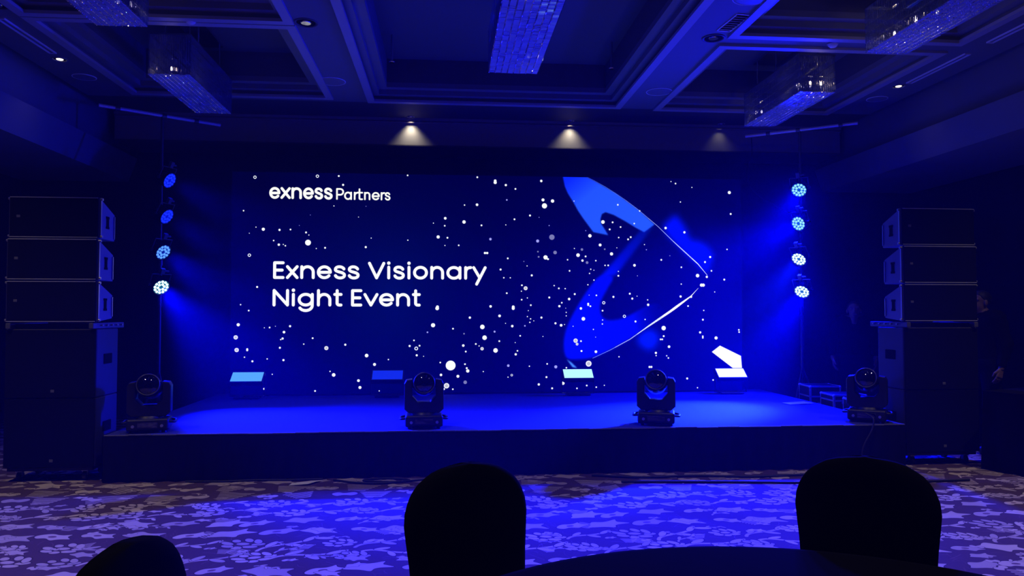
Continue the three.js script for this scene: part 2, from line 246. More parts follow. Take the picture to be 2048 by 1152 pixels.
  dots([409, 11, 4, 426, 46, 4.8, 679, 4, 3.6, 44, 153, 3.2, 391, 130, 2.4, 487, 173, 2, 92, 217, 2.4, 120, 225, 6.8, 182, 227, 4.8, 224, 225, 3.6, 67, 241, 2, 284, 236, 4, 295, 246, 2.4, 160, 269, 3.2, 180, 285, 5.2, 197, 284, 2.4, 205, 289, 3.2, 292, 276, 12.4, 324, 299, 2.4, 358, 296, 4, 537, 256, 2.4, 516, 292, 4.8, 681, 263, 2.8, 957, 7, 4, 1029, 20, 6, 1029, 27, 7.2, 1072, 37, 5.2, 1111, 52, 4, 1216, 18, 5.6, 906, 120, 3.2, 956, 118, 6, 1223, 95, 6.8, 1262, 99, 7.6, 1229, 119, 11.6, 829, 174, 6, 904, 188, 7.6, 782, 194, 2.4, 827, 204, 3.6, 974, 201, 4, 1107, 175, 4, 1170, 159, 4.4, 1072, 198, 2.4, 801, 249, 7.2, 838, 252, 4, 828, 283, 2.4, 883, 282, 3.6, 988, 312, 5.2, 997, 312, 5.2, 1080, 333, 4, 1233, 328, 9.6, 1243, 335, 4.4, 1158, 363, 2.4, 1051, 378, 4.4, 1177, 401, 4.8, 1064, 411, 3.2, 1090, 411, 2.8, 1350, 98, 2.1, 1531, 111, 3.7, 1599, 187, 3.3, 1622, 135, 3.3, 1754, 12, 2.5, 1773, 20, 3.7, 1842, 35, 2.5, 2001, 54, 7.4, 1793, 96, 2.9, 2006, 143, 4.5, 1469, 182, 8.2, 1509, 183, 4.1, 1497, 212, 4.1, 1542, 202, 3.7, 1415, 239, 7.8, 1457, 276, 6.6, 1534, 245, 3.3, 1573, 252, 4.1, 1584, 243, 4.1, 1641, 273, 2.5, 1366, 318, 8.2, 1351, 291, 2.5, 1526, 287, 2.1, 1397, 323, 4.1, 1384, 340, 5.3, 1323, 337, 3.3, 1439, 340, 3.3, 1477, 359, 3.3, 1490, 359, 3.7, 1504, 312, 7.4, 1599, 358, 6.2, 1711, 335, 4.1, 1795, 365, 3.7, 1331, 382, 3.7, 1418, 375, 2.9, 1431, 379, 2.1, 1413, 392, 2.9, 1532, 383, 2.5, 1532, 401, 4.1, 1611, 401, 1.6, 1730, 204, 5.7, 1809, 221, 5.3, 1917, 322, 4.9, 1895, 343, 4.5, 1922, 379, 3.7, 1863, 399, 8.2, 1902, 404, 5.3, 1976, 415, 4.5, 1989, 290, 3.3, 1268, 442, 3, 1287, 453, 3.9, 1313, 454, 3, 1406, 438, 3, 1431, 419, 3, 1352, 476, 4.3, 1248, 490, 4.3, 1329, 496, 5.6, 1299, 511, 3.5, 1289, 525, 5.2, 1411, 480, 1.7, 1441, 481, 3.5, 1407, 515, 4.3, 1407, 520, 4.3, 1416, 525, 3.9, 1377, 534, 5.6, 1315, 533, 1.7, 1317, 550, 2.6, 1317, 564, 2.6, 1387, 576, 8.2, 1216, 571, 4.8, 1273, 594, 4.8, 1296, 602, 6.1, 1310, 599, 2.2, 1345, 606, 2.2, 1466, 543, 3.9, 1511, 487, 4.8, 1579, 474, 4.3, 1589, 494, 4.8, 1609, 484, 2.2, 1653, 499, 3, 1655, 519, 5.6, 1466, 581, 2.6, 1465, 597, 3, 1602, 587, 4.3, 1642, 579, 3, 1428, 619, 2.6, 1437, 650, 1.7, 1377, 666, 3.9, 1379, 706, 4.3, 1438, 709, 6.1, 1533, 730, 3, 1222, 647, 2.2, 1239, 757, 3.5, 1317, 773, 3.5, 1236, 810, 4.3, 1303, 835, 7.4, 1259, 855, 4.3, 1360, 856, 3.5, 1400, 845, 3.9, 1439, 852, 3.5, 1472, 845, 2.6, 1659, 772, 4.8, 1667, 772, 4.8, 1686, 715, 5.2, 1687, 726, 3, 1731, 727, 3, 1738, 736, 3.5, 1741, 690, 6.1, 1706, 660, 3.9, 1713, 660, 3.9, 1719, 647, 4.3, 1719, 614, 10, 1822, 524, 3.9, 1791, 485, 5.2, 1835, 486, 5.2, 1794, 434, 3, 1879, 438, 7.4, 1887, 438, 7.4, 1888, 542, 3, 1884, 580, 4.3, 1872, 632, 5.2, 1883, 648, 3.9, 1883, 654, 3.9, 1939, 655, 7.4, 2036, 622, 3.9, 2037, 631, 3.9, 1935, 466, 2.6, 1816, 820, 4.8, 1925, 827, 3.5, 1859, 858, 3, 99, 451, 4.3, 37, 520, 3, 68, 543, 3.5, 29, 598, 6.9, 64, 693, 4.3, 64, 697, 4.3, 54, 724, 3, 84, 740, 4.3, 128, 610, 2.2, 148, 609, 3.5, 170, 604, 1.7, 226, 604, 4.8, 203, 627, 5.6, 198, 652, 4.8, 191, 656, 3, 188, 688, 4.3, 140, 731, 3, 202, 736, 4.8, 160, 791, 2.6, 279, 674, 3, 313, 651, 3.9, 439, 677, 4.8, 381, 781, 3, 395, 795, 7.8, 522, 720, 7.8, 553, 755, 6.5, 607, 736, 3, 491, 818, 6.1, 497, 845, 6.5, 324, 857, 3.9, 130, 847, 4.3, 572, 859, 2.6, 1137, 441, 3.9, 1135, 465, 2.6, 1076, 473, 3.9, 1136, 499, 3.5, 1159, 492, 2.6, 1173, 521, 3.9, 1163, 543, 2.2, 1159, 567, 2.6, 1172, 576, 3, 1169, 590, 3, 1185, 584, 2.2, 1130, 644, 3.5, 1098, 605, 5.6, 1071, 594, 2.2, 1102, 528, 6.5, 1102, 534, 6.9, 1011, 526, 5.6, 1047, 564, 6.1, 928, 571, 5.2, 978, 608, 10, 987, 651, 10, 861, 615, 3.9, 782, 601, 9.1, 799, 528, 6.5, 798, 534, 8.2, 707, 661, 3.5, 690, 683, 4.8, 729, 682, 3.9, 718, 720, 4.8, 745, 724, 2.2, 902, 682, 5.6, 912, 706, 3.9, 952, 676, 3.9, 965, 684, 2.6, 1031, 702, 10, 1046, 665, 3.9, 1110, 671, 2.2, 1119, 704, 3.5, 1112, 718, 5.2, 852, 761, 21.3, 811, 749, 3.5, 814, 798, 5.6, 881, 804, 6.5, 909, 756, 3.9, 916, 772, 4.3, 920, 783, 7.4, 826, 854, 4.3, 861, 855, 3.5, 982, 786, 2.6, 1081, 809, 2.6, 1167, 766, 3, 1205, 839, 5.2], disc('rgb(250,255,255)'));
  dots([86, 21, 6.4, 326, 13, 6.4, 68, 327, 6.4, 1471, 511, 6.5, 1556, 566, 6.5, 716, 693, 7.4, 1096, 801, 4.8], (a, b, r) => { x.strokeStyle = 'rgb(245,250,255)'; x.lineWidth = r * 0.5; x.beginPath(); x.arc(a, b, r * 0.75, 0, 6.3); x.stroke(); });
  dots([516, 130, 1.6, 300, 167, 1.6, 258, 209, 1.6, 1076, 97, 3.6, 1207, 166, 2, 1010, 256, 5.6, 1248, 199, 2.4, 1201, 262, 6.8, 1649, 294, 2.5, 1398, 218, 2.1, 1274, 769, 6.9, 1149, 604, 3.5, 1027, 627, 4.3, 760, 629, 3.5, 1082, 763, 5.6], disc('rgb(160,160,240)'));
  dots([1259, 246, 12, 1202, 305, 3.6, 1205, 326, 4, 1272, 308, 8, 1145, 345, 2.4, 1382, 295, 5.7, 1476, 293, 3.7, 1403, 348, 6.2, 1747, 318, 2.5, 905, 635, 3.5, 910, 828, 7.8], disc('rgba(150,150,190,0.8)'));
  dots([1355, 664, 9.6, 1361, 678, 6.1, 1408, 757, 13, 20, 647, 9.1, 24, 696, 9.1, 366, 690, 8.7, 1152, 453, 8.7, 977, 695, 7.4, 836, 841, 11.7], (a, b, r) => { disc('rgb(240,240,240)')(a, b, r); disc('rgb(190,190,190)')(a, b, r * 0.6); });
  // lettering: each letter is a row of round-capped strokes between x0 and x1; base, x-height line and cap line are given per row
  const L = (g, x0, x1, yb, yx, yc, w) => {
    const h = w / 2, a = x0 + h, b = x1 - h, B = yb - h, X = yx + h, C = yc + h, mx = (x0 + x1) / 2, my = (B + X) / 2, rx = (b - a) / 2, ry = (B - X) / 2;
    x.lineWidth = w; x.lineCap = x.lineJoin = 'round'; x.beginPath();
    const m = (p, q) => x.moveTo(p, q), l = (p, q) => x.lineTo(p, q), e = (cx, cy, r1, r2, s, t, ccw) => x.ellipse(cx, cy, r1, r2, 0, s, t, ccw), PI = Math.PI;
    const dot = (cx, cy, r) => { x.stroke(); x.beginPath(); x.ellipse(cx, cy, r, r, 0, 0, 6.3); x.fill(); x.beginPath(); };
    if (g === 'e') { m(a + w * 0.3, my + 0.5); l(b, my); e(mx, my, rx, ry, 0, 0.22 * PI, true); }
    else if (g === 'x') { m(a, X); l(b, B); m(b, X); l(a, B); }
    else if (g === 'n' || g === 'h') { m(a, g === 'h' ? C : X); l(a, B); m(a, X + rx); e(mx, X + rx * 0.98, rx, rx * 0.98, PI, 0); l(b, B); }
    else if (g === 's') { const r1 = ry / 2; m(mx + rx * 0.86, X + r1 * 0.75); x.bezierCurveTo(mx + rx * 0.5, X - r1 * 0.42, mx - rx, X - r1 * 0.3, mx - rx * 0.96, X + r1 * 1.02); x.bezierCurveTo(mx - rx * 0.9, my + r1 * 0.02, mx + rx, my - r1 * 0.2, mx + rx * 0.98, B - r1 * 0.95); x.bezierCurveTo(mx + rx, B + r1 * 0.34, mx - rx * 0.62, B + r1 * 0.42, mx - rx * 0.94, B - r1 * 0.78); }
    else if (g === 'o') e(mx, my, rx, ry, 0, 2 * PI);
    else if (g === 'a') { e(mx, my, rx, ry, 0, 2 * PI); m(b, X); l(b, B); }
    else if (g === 'g') { e(mx, my, rx, ry, 0, 2 * PI); m(b, X); l(b, B + ry * 0.1); e(mx, B + ry * 0.12, rx, ry * 0.92, 0, 0.84 * PI); }
    else if (g === 'i') { m(mx, X); l(mx, B); dot(mx, yc + w * 0.42, w * 0.58); }
    else if (g === 'r') { m(a, X); l(a, B); m(a, X + (b - a) * 1.05); x.quadraticCurveTo(a, X, b, X); }
    else if (g === 't') { const tx = x0 + (x1 - x0) * 0.42; m(tx, yc + h); l(tx, B - w * 0.7); x.quadraticCurveTo(tx, B, tx + w * 0.8, B); l(b, B); m(a, X); l(b, X); }
    else if (g === 'v') { m(a, X); l(mx, B); l(b, X); }
    else if (g === 'y') { const d = yb + (yb - yx) * 0.43 - h; m(a, X); l(mx + 1, B - 2); m(b, X); l(a + rx * 0.52, d); }
    else if (g === 'V') { m(a, C); l(mx, B); l(b, C); }
    else if (g === 'E') { m(b, C); l(a, C); l(a, B); l(b, B); m(a, (C + B) / 2); l(b - w * 0.3, (C + B) / 2); }
    else if (g === 'N') { m(a, B); l(a, C); l(b, B); l(b, C); }
    else if (g === 'P') { const q = (B - C) * 0.29; m(a, B); l(a, C); l(b - q, C); e(b - q, C + q, q, q, -PI / 2, PI / 2); l(a, C + 2 * q); }
    x.stroke();
  };
  const row = (t, base, xh, cap, w, col) => { x.strokeStyle = x.fillStyle = col; for (const s of t.split(' ')) { const [g, a, b] = s.split(','); L(g, +a, +b, base, xh, cap, w); } };
  const HALO = 'rgba(20,20,40,0.5)';
  for (const [col, k] of [[HALO, 4], [null, 0]]) {
    row('e,141,184 x,184,224 n,226,267 e,271,313 s,315,349 s,352,386', 105, 58, 58, 10.4 + k, col ?? 'rgb(255,255,244)');
    row('P,399,430 a,430,461 r,468,489 t,480,504 n,508,533 e,538,570 r,573,591 s,589,612', 105.5, 72.5, 59, 6.8 + k, col ?? 'rgb(255,255,244)');
    row('E,159,203 x,208,257 n,263,319 e,327,385 s,392,440 s,446,493 V,525,593 i,599,614 s,624,670 i,678,694 o,702,761 n,770,825 a,834,894 r,905,937 y,937,995', 419.5, 365, 350, 11.8 + k, col ?? 'rgb(255,255,255)');
    row('N,158,221 i,230,245 g,254,316 h,328,384 t,391,427 E,460,504 v,508,567 e,569,628 n,636,691 t,698,733', 527, 473.5, 458.5, 11.8 + k, col ?? 'rgb(255,255,255)');
  }
  const t = new THREE.CanvasTexture(c); t.colorSpace = THREE.SRGBColorSpace; return t;
}
{
  const { x0, x1, y0, y1, z } = SCR, w = x1 - x0, h = y1 - y0, cx = (x0 + x1) / 2;
  const s = thing('led_screen', 'wide LED screen showing white lettering, specks and a blue ribbon arrow behind the stage', 'screen', [cx, 0.4, z]);
  obj('screen_display', new THREE.PlaneGeometry(w, h).translate(0, y0 - 0.4 + h / 2, 0.001), new THREE.MeshStandardMaterial({ color: 0x010102, roughness: 0.95, emissive: 0xffffff, emissiveIntensity: 1.1, emissiveMap: screenTexture() }), s);
  obj('cabinet_frame', [box(w + 0.03, h + 0.02, 0.08, 0, y0 - 0.4 + h / 2, -0.042)], M.black, s);
  for (const u of [-0.42, -0.14, 0.14, 0.42]) obj('support_post', [rod(V(u * w, 0.01, -0.12), V(u * w, h, -0.11), 0.024), rod(V(u * w, 0.01, -0.2), V(u * w, 0.5, -0.115), 0.02)], M.darkSteel, s);
  const l = new THREE.RectAreaLight(new THREE.Color().setRGB(0.12, 0.14, 1), 0.06, w, h);
  l.position.set(0, y0 - 0.4 + h / 2, 0.03); l.rotation.y = Math.PI; l.name = 'screen_light'; s.add(l);
}

// ---------------------------------------------------------------- LED strobe panels on the stage, in front of the screen
const strobes = [[-2.395, 0.67, [0.1, 0.42, 1], 1.0, 'pale cyan LED panel light on the stage at the screen’s lower left corner', 0.1],
  [-0.705, 0.68, [0.003, 0.03, 1], 0.75, 'deep blue LED panel light on the stage under the event title', 0.04],
  [1.68, 0.68, [0.5, 1, 1], 1.1, 'white cyan LED panel light on the stage under the ribbon graphic', -0.05],
  [3.675, 0.675, [0.9, 1, 1], 1.3, 'brightest white LED panel light on the stage under the white arrow head', -0.1]];
for (const [x, y, c, k, label, lean] of strobes) {
  const s = thing('led_panel_light', label, 'stage light', [x, 0.404, -9.4], 0, 'LED panel lights along the screen foot');
  const Y = y - 0.4, tilt = -0.94;
  const part = (n, g, m) => obj(n, g.rotateX(tilt).translate(0, Y, 0), m, s);
  part('housing', rbox(0.395, 0.2, 0.06, 0.008, 0, 0, -0.038), M.black);
  part('light_face', new THREE.PlaneGeometry(0.37, 0.165).translate(0, 0, -0.006), glow(...c, k));
  obj('yoke', [rod(V(-0.206, Y, -0.03), V(-0.206, 0.03, -0.03), 0.007), rod(V(0.206, Y, -0.03), V(0.206, 0.03, -0.03), 0.007), box(0.42, 0.01, 0.035, 0, 0.026, -0.03)], M.black, s);
  obj('foot', [rbox(0.3, 0.02, 0.16, 0.005, 0, 0.011, -0.03)], M.black, s);
  spot(s, new THREE.Color().setRGB(...c), k * 0.5, [0, Y + 0.02, 0.01], [0, Y + 1.3, 1], 1.1, 1, 4);
}

// ---------------------------------------------------------------- LED PAR lights on two T-bar stands
const parHousing = lathe([[0.0, -0.16], [0.05, -0.16], [0.085, -0.12], [0.098, -0.02], [0.101, 0], [0.101, 0.012], [0.094, 0.014], [0.092, 0.004]], 32).rotateX(Math.PI / 2);
const parFins = join([...Array(10)].map((_, i) => box(0.006, 0.03, 0.08, Math.cos(i * 0.628) * 0.085, Math.sin(i * 0.628) * 0.085, -0.1)));
const ledSpots = [...Array(12)].map((_, i) => [0.072, i * 0.5236]).concat([...Array(6)].map((_, i) => [0.037, i * 1.047 + 0.26]));
const ledGeo = join(ledSpots.map(([r, a]) => new THREE.SphereGeometry(0.0158, 12, 6, 0, 6.284, 0, 1.57).rotateX(Math.PI / 2).translate(Math.cos(a) * r, Math.sin(a) * r, 0.002)));
const parYoke = join([rod(V(-0.112, 0, -0.06), V(-0.112, 0.14, -0.06), 0.006), rod(V(0.112, 0, -0.06), V(0.112, 0.14, -0.06), 0.006), rod(V(-0.112, 0.14, -0.06), V(0.112, 0.14, -0.06), 0.006), T(cyl(0.016, 0.016, 0.03, 12), -0.112, 0, -0.06, 0, 0, Math.PI / 2), T(cyl(0.016, 0.016, 0.03, 12), 0.112, 0, -0.06, 0, 0, Math.PI / 2)]);
const LED = { white: glow(0.72, 1, 1, 1.6), cyan: glow(0.3, 0.75, 1, 1.2), pale: glow(0.1, 0.32, 1, 1.3), blue: glow(0.008, 0.03, 1, 1) };
const FACE = { white: glow(0.0, 0.2, 0.3, 0.6), cyan: glow(0, 0.12, 0.35, 0.7), pale: glow(0, 0.01, 0.3, 1), blue: glow(0.0, 0.005, 0.8, 0.8) };
function parLight(pos, target, look, power, spill, label, group, color = STAGE_BLUE) {
  const g = thing('par_light', label, 'stage light', pos, 0, group);
  const inner = new THREE.Vector3(...target).sub(g.position);
  g.rotation.set(0, 0, 0); g.lookAt(new THREE.Vector3(...target));
  obj('housing', [parHousing, parFins], M.blackGloss, g);
  obj('led_face', new THREE.CircleGeometry(0.093, 32).translate(0, 0, 0.0015), FACE[look], g);
  const m = share('led_lenses', ledGeo, LED[look], g); m.userData.kind = 'stuff';
  obj('yoke', [parYoke], M.darkSteel, g);
  obj('clamp', [rbox(0.05, 0.07, 0.04, 0.006, 0, 0.18, -0.06), T(cyl(0.012, 0.012, 0.07, 10), 0.04, 0.18, -0.06, 0, 0, Math.PI / 2)], M.sideGrey, g).userData.label = 'grey hook clamp';
  spot(g, color, power, [0, 0, 0.03], [0, 0, inner.length()], PAR_ANGLE, 1, 4);
  spot(g, STAGE_BLUE, power * PAR_SPILL * spill, [0, 0, 0.03], [0, 0, inner.length()], 1.25, 1, 4);
}
const PL = ['topmost', 'second from the top', 'third from the top', 'lowest'];
[[-3.27, 3.02, -9.2, 1.6, 0.4, -7.4, 'blue', 0.2], [-3.295, 2.59, -9.2, 0.3, 0.4, -7.8, 'blue', 0.25], [-3.33, 2.166, -9.2, -0.6, 0.4, -7.5, 'pale', 0.8], [-3.347, 1.751, -9.2, -1.6, 0.4, -7.5, 'white', 2.2]].forEach(([x, y, z, a, b, c, k, p], i) =>
  parLight([x, y, z], [a, b, c], k, p * PAR_POWER, 0.12 / p, `${['dim blue', 'dim blue', 'half-bright blue', 'bright white'][i]} round LED PAR light, ${PL[i]} on the left stand`, 'PAR lights on the left stand'));
[[4.514, 3.02, -9.2, 1.5, 0, -5.5, 'cyan', 1.3], [4.502, 2.588, -9.2, -1.2, 0, -5.9, 'cyan', 1.4], [4.502, 2.133, -9.2, 2.6, 0.4, -7.85, 'white', 1.3], [4.537, 1.718, -9.2, 3.2, 0.4, -8.0, 'white', 2.4]].forEach(([x, y, z, a, b, c, k, p], i) =>
  parLight([x, y, z], [a, b, c], k, p * PAR_POWER, 2.5 / p, `bright ${i < 2 ? 'cyan' : 'white'} round LED PAR light, ${PL[i]} on the right stand`, 'PAR lights on the right stand', i === 2 ? new THREE.Color().setRGB(0.012, 0.05, 1) : STAGE_BLUE));
function tStand(x, z, dir, label) {
  const g = thing('light_stand', label, 'light stand', [x, 0, z]);
  obj('pole', [rod(V(0, 0.1, 0), V(0, 2.1, 0), 0.024), rod(V(0, 2.0, 0), V(0, 3.85, 0), 0.018), T(cyl(0.034, 0.034, 0.08, 14), 0, 2.06, 0)], M.darkSteel, g);
  const d = V(Math.sin(dir), 0, -Math.cos(dir));
  const bar = obj('cross_bar', [rod(V(0, 3.85, 0).addScaledVector(d, -0.7), V(0, 3.85, 0).addScaledVector(d, 0.7), 0.021, 14)], M.alu, g);
  for (const s of [-0.5, 0.02, 0.4]) obj('coupler', T(cyl(0.032, 0.032, 0.05, 12).rotateZ(Math.PI / 2).rotateY(Math.PI / 2 - dir), d.x * s, 3.85, d.z * s), M.darkSteel, bar);
  for (let i = 0; i < 3; i++) { const a = i * 2.094 - 1.571; obj('leg', [rod(V(0, 0.75, 0), V(Math.cos(a) * 0.26, 0.015, Math.sin(a) * 0.26), 0.013), rod(V(0, 0.3, 0), V(Math.cos(a) * 0.15, 0.34, Math.sin(a) * 0.15), 0.008)], M.darkSteel, g); }
  return g;
}
tStand(-3.44, -9.42, 0.934, 'tall T-bar light stand behind the left speaker stack, carrying the PAR lights');
const rs = tStand(4.64, -9.42, -0.942, 'tall T-bar light stand beside the right end of the screen, carrying the PAR lights');
obj('cable_loop', [tube([V(-0.5, 3.82, -0.37), V(-0.5, 3.6, -0.36), V(-0.55, 3.35, -0.38), V(-0.5, 3.1, -0.34), V(-0.3, 2.9, -0.2), V(-0.03, 2.7, 0)], 0.008)], M.cable, rs);

// ---------------------------------------------------------------- moving heads on the stage front
const headBase = rbox(0.34, 0.105, 0.27, 0.022, 0, 0.068, 0, 3);
const headFeet = join([[-1, -1], [1, -1], [-1, 1], [1, 1]].map(([a, b]) => T(cyl(0.02, 0.022, 0.016, 12), a * 0.13, 0.008, b * 0.1)));
const headHandle = (s) => tube([V(s * 0.165, 0.09, -0.09), V(s * 0.205, 0.085, -0.07), V(s * 0.212, 0.08, 0), V(s * 0.205, 0.085, 0.07), V(s * 0.165, 0.09, 0.09)], 0.011, 24, 8);
const yokeShape = extrude([[-0.135, 0], [0.135, 0], [0.17, 0.032], [0.17, 0.255], [0.155, 0.282], [0.115, 0.288], [0.113, 0.14], [0.06, 0.082], [-0.06, 0.082], [-0.113, 0.14], [-0.115, 0.288], [-0.155, 0.282], [-0.17, 0.255], [-0.17, 0.032]], 0.13, 0.008).translate(0, 0.142, -0.065);
const headBarrel = lathe([[0, -0.15], [0.05, -0.15], [0.082, -0.13], [0.1, -0.06], [0.103, 0.02], [0.102, 0.1], [0.095, 0.13], [0.092, 0.135]], 36).rotateX(Math.PI / 2);
const headRing = new THREE.TorusGeometry(0.091, 0.006, 10, 40).translate(0, 0, 0.134);
const headLens = lathe([[0, 0.03], [0.03, 0.027], [0.06, 0.015], [0.088, -0.004]], 32).rotateX(Math.PI / 2).translate(0, 0, 0.13);
function movingHead(x, z, turn, tilt, label) {
  const g = thing('moving_head_light', label, 'stage light', [x, 0.404, z], turn, 'moving head lights along the stage front');
  const b = obj('base', [headBase, headFeet], M.black, g);
  obj('handle', headHandle(-1), M.black, b); obj('handle', headHandle(1), M.black, b);
  obj('control_panel', [rbox(0.16, 0.05, 0.006, 0.002, 0, 0.068, 0.136)], M.lens, b);
  for (const s of [-1, 1]) obj('connector', T(cyl(0.013, 0.013, 0.02, 12), s * 0.115, 0.06, 0.138, Math.PI / 2), M.steel, b);
  obj('turntable', [T(cyl(0.1, 0.115, 0.025, 32), 0, 0.128, 0)], M.black, g);
  share('yoke', yokeShape, M.black, g);
  const h = obj('head', [headBarrel.clone().rotateX(-tilt).translate(0, 0.385, 0), T(cyl(0.03, 0.03, 0.25, 16), 0, 0.385, 0, 0, 0, Math.PI / 2)], M.blackGloss, g);
  obj('lens_ring', headRing.clone().rotateX(-tilt).translate(0, 0.385, 0), M.darkSteel, h);
  obj('lens', headLens.clone().rotateX(-tilt).translate(0, 0.385, 0), M.lens, h);
  return g;
}
movingHead(-2.6, -6.93, 0.22, 0.25, 'black moving head light at the left end of the stage front');
movingHead(-0.19, -6.95, 0.05, 0.2, 'black moving head light on the stage front just below the big white speck');
movingHead(1.985, -6.95, -0.3, 0.3, 'black moving head light on the stage front below the ribbon graphic');
movingHead(4.07, -6.95, -0.6, 0.3, 'black moving head light at the right end of the stage front beside the cases');

// ---------------------------------------------------------------- speaker stacks
function arrayCabinet(x, y, z, side, last, label, group) {
  const g = thing('line_array_speaker', label, 'speaker', [x, y, z], 0, group), w = 0.735, hf = 0.352, hb = 0.235, d = 0.3, rise = last ? 0.03 : 0;
  const prof = [[0, 0], [-d, rise], [-d, hb], [0, hf]];
  const s = new THREE.ExtrudeGeometry(new THREE.Shape(prof.map(([a, b]) => new THREE.Vector2(a, b))), { depth: w - 0.02, bevelEnabled: true, bevelSize: 0.004, bevelThickness: 0.01, bevelSegments: 1 });
  s.rotateY(Math.PI / 2);                                // shape x becomes -z ... depth runs along +x
  s.translate(-w / 2 + 0.01, 0, 0); s.scale(1, 1, -1); flip(plainInPlace(s));
  obj('cabinet', [s], M.arrayBox, g);
  obj('grille', [rbox(w - 0.004, hf + 0.002, 0.02, 0.004, 0, hf / 2, 0.012)], M.grille, g);
  obj('metal_trim', [box(w - 0.01, 0.006, 0.012, 0, 0.004, 0.02), box(w - 0.01, 0.006, 0.012, 0, hf - 0.004, 0.02)], M.alu, g).userData.label = 'thin bright metal edge strips';
  obj('badge', [rbox(0.03, 0.022, 0.004, 0.002, -w / 2 + 0.075, hf * 0.52, 0.023)], M.label, g);
  for (const k of [-1, 1]) {
    obj('side_handle', [box(0.008, 0.1, 0.045, k * (w / 2 + 0.001), hf * 0.43, -d * 0.52), box(0.009, 0.02, 0.06, k * (w / 2 + 0.001), hf * 0.43 + 0.045, -d * 0.52), box(0.009, 0.02, 0.06, k * (w / 2 + 0.001), hf * 0.43 - 0.045, -d * 0.52)], M.grille, g);
    obj('rigging_bracket', [box(0.012, hf, 0.02, k * (w / 2 + 0.006), hf / 2, -0.012), T(cyl(0.012, 0.012, 0.024, 10), k * (w / 2 + 0.012), 0.014, -0.012, 0, 0, Math.PI / 2), T(cyl(0.012, 0.012, 0.024, 10), k * (w / 2 + 0.012), hf - 0.014, -0.012, 0, 0, Math.PI / 2)], M.steel, g);
    obj('rear_bracket', box(0.01, hb - rise - 0.03, 0.012, k * (w / 2 + 0.004), (hb + rise) / 2, -d + 0.012), M.steel, g);
  }
  return g;
}
function plainInPlace(g) { const p = g.index ? g.toNonIndexed() : g; if (p !== g) { g.setIndex(null); for (const k of ['position', 'normal', 'uv']) g.setAttribute(k, p.attributes[k]); } return g; }
function subwoofer(x, y, z, label, group) {
  const g = thing('subwoofer', label, 'speaker', [x, y, z], 0, group), w = 0.75, h = 0.592, d = 0.42;
  obj('cabinet', [rbox(w, h, d, 0.012, 0, h / 2, -d / 2)], M.subBox, g);
  obj('grille', [rbox(w - 0.012, h - 0.012, 0.016, 0.004, 0, h / 2, 0.006)], M.grille, g);
  obj('badge', [rbox(0.03, 0.024, 0.004, 0.002, 0.02, 0.06, 0.014)], M.label, g);
  for (const k of [-1, 1]) obj('side_handle', [rbox(0.012, 0.09, 0.16, 0.004, k * w / 2, h * 0.55, -d / 2)], M.grille, g);
  return g;
}
for (const [cx, side, word] of [[-3.375, 1, 'left'], [4.725, -1, 'right']]) {
  const z = -6.8, grp = `line array speakers in the ${word} stack`;
  const dolly = thing('speaker_dolly', `flat black wheeled dolly under the ${word} subwoofer stack`, 'dolly', [cx, 0, z - 0.22]);
  obj('platform', [rbox(0.7, 0.03, 0.42, 0.005, 0, 0.105, 0)], M.black, dolly);
  for (const [a, b] of [[-1, -1], [1, -1], [-1, 1], [1, 1]]) { const c = obj('caster', [T(cyl(0.04, 0.04, 0.03, 20), a * 0.27, 0.04, b * 0.15, 0, 0, Math.PI / 2)], M.black, dolly); obj('fork', [box(0.05, 0.012, 0.06, a * 0.27, 0.086, b * 0.15), box(0.004, 0.05, 0.03, a * 0.27 - 0.02, 0.062, b * 0.15), box(0.004, 0.05, 0.03, a * 0.27 + 0.02, 0.062, b * 0.15)], M.steel, c); }
  subwoofer(cx, 0.121, z, `lower black subwoofer on the dolly of the ${word} speaker stack`, `subwoofers in the ${word} stack`);
  subwoofer(cx, 0.715, z, `upper black subwoofer under the ${word} line array`, `subwoofers in the ${word} stack`);
  const plate = thing('rigging_frame', `steel rigging frame between the ${word} line array and its subwoofers`, 'rigging frame', [cx, 1.308, z]);
  for (const k of [-1, 1]) obj('side_rail', rbox(0.04, 0.05, 0.62, 0.006, k * 0.34, 0.026, -0.27), M.sideGrey, plate);
  for (const q of [-0.05, -0.25, -0.5]) obj('cross_rail', rbox(0.64, 0.04, 0.04, 0.005, 0, 0.022, q), M.black, plate);
  for (let i = 0; i < 5; i++) obj('locking_pin', T(cyl(0.008, 0.008, 0.03, 8), side * 0.365, 0.03, -0.1 - i * 0.1, 0, 0, Math.PI / 2), M.steel, plate);
  for (let i = 0; i < 3; i++) arrayCabinet(cx, 1.369 + i * 0.365, z + (i === 2 ? -0.02 : 0), side, i === 0, `${['lowest', 'middle', 'topmost'][i]} line array speaker cabinet in the ${word} stack`, grp);
}

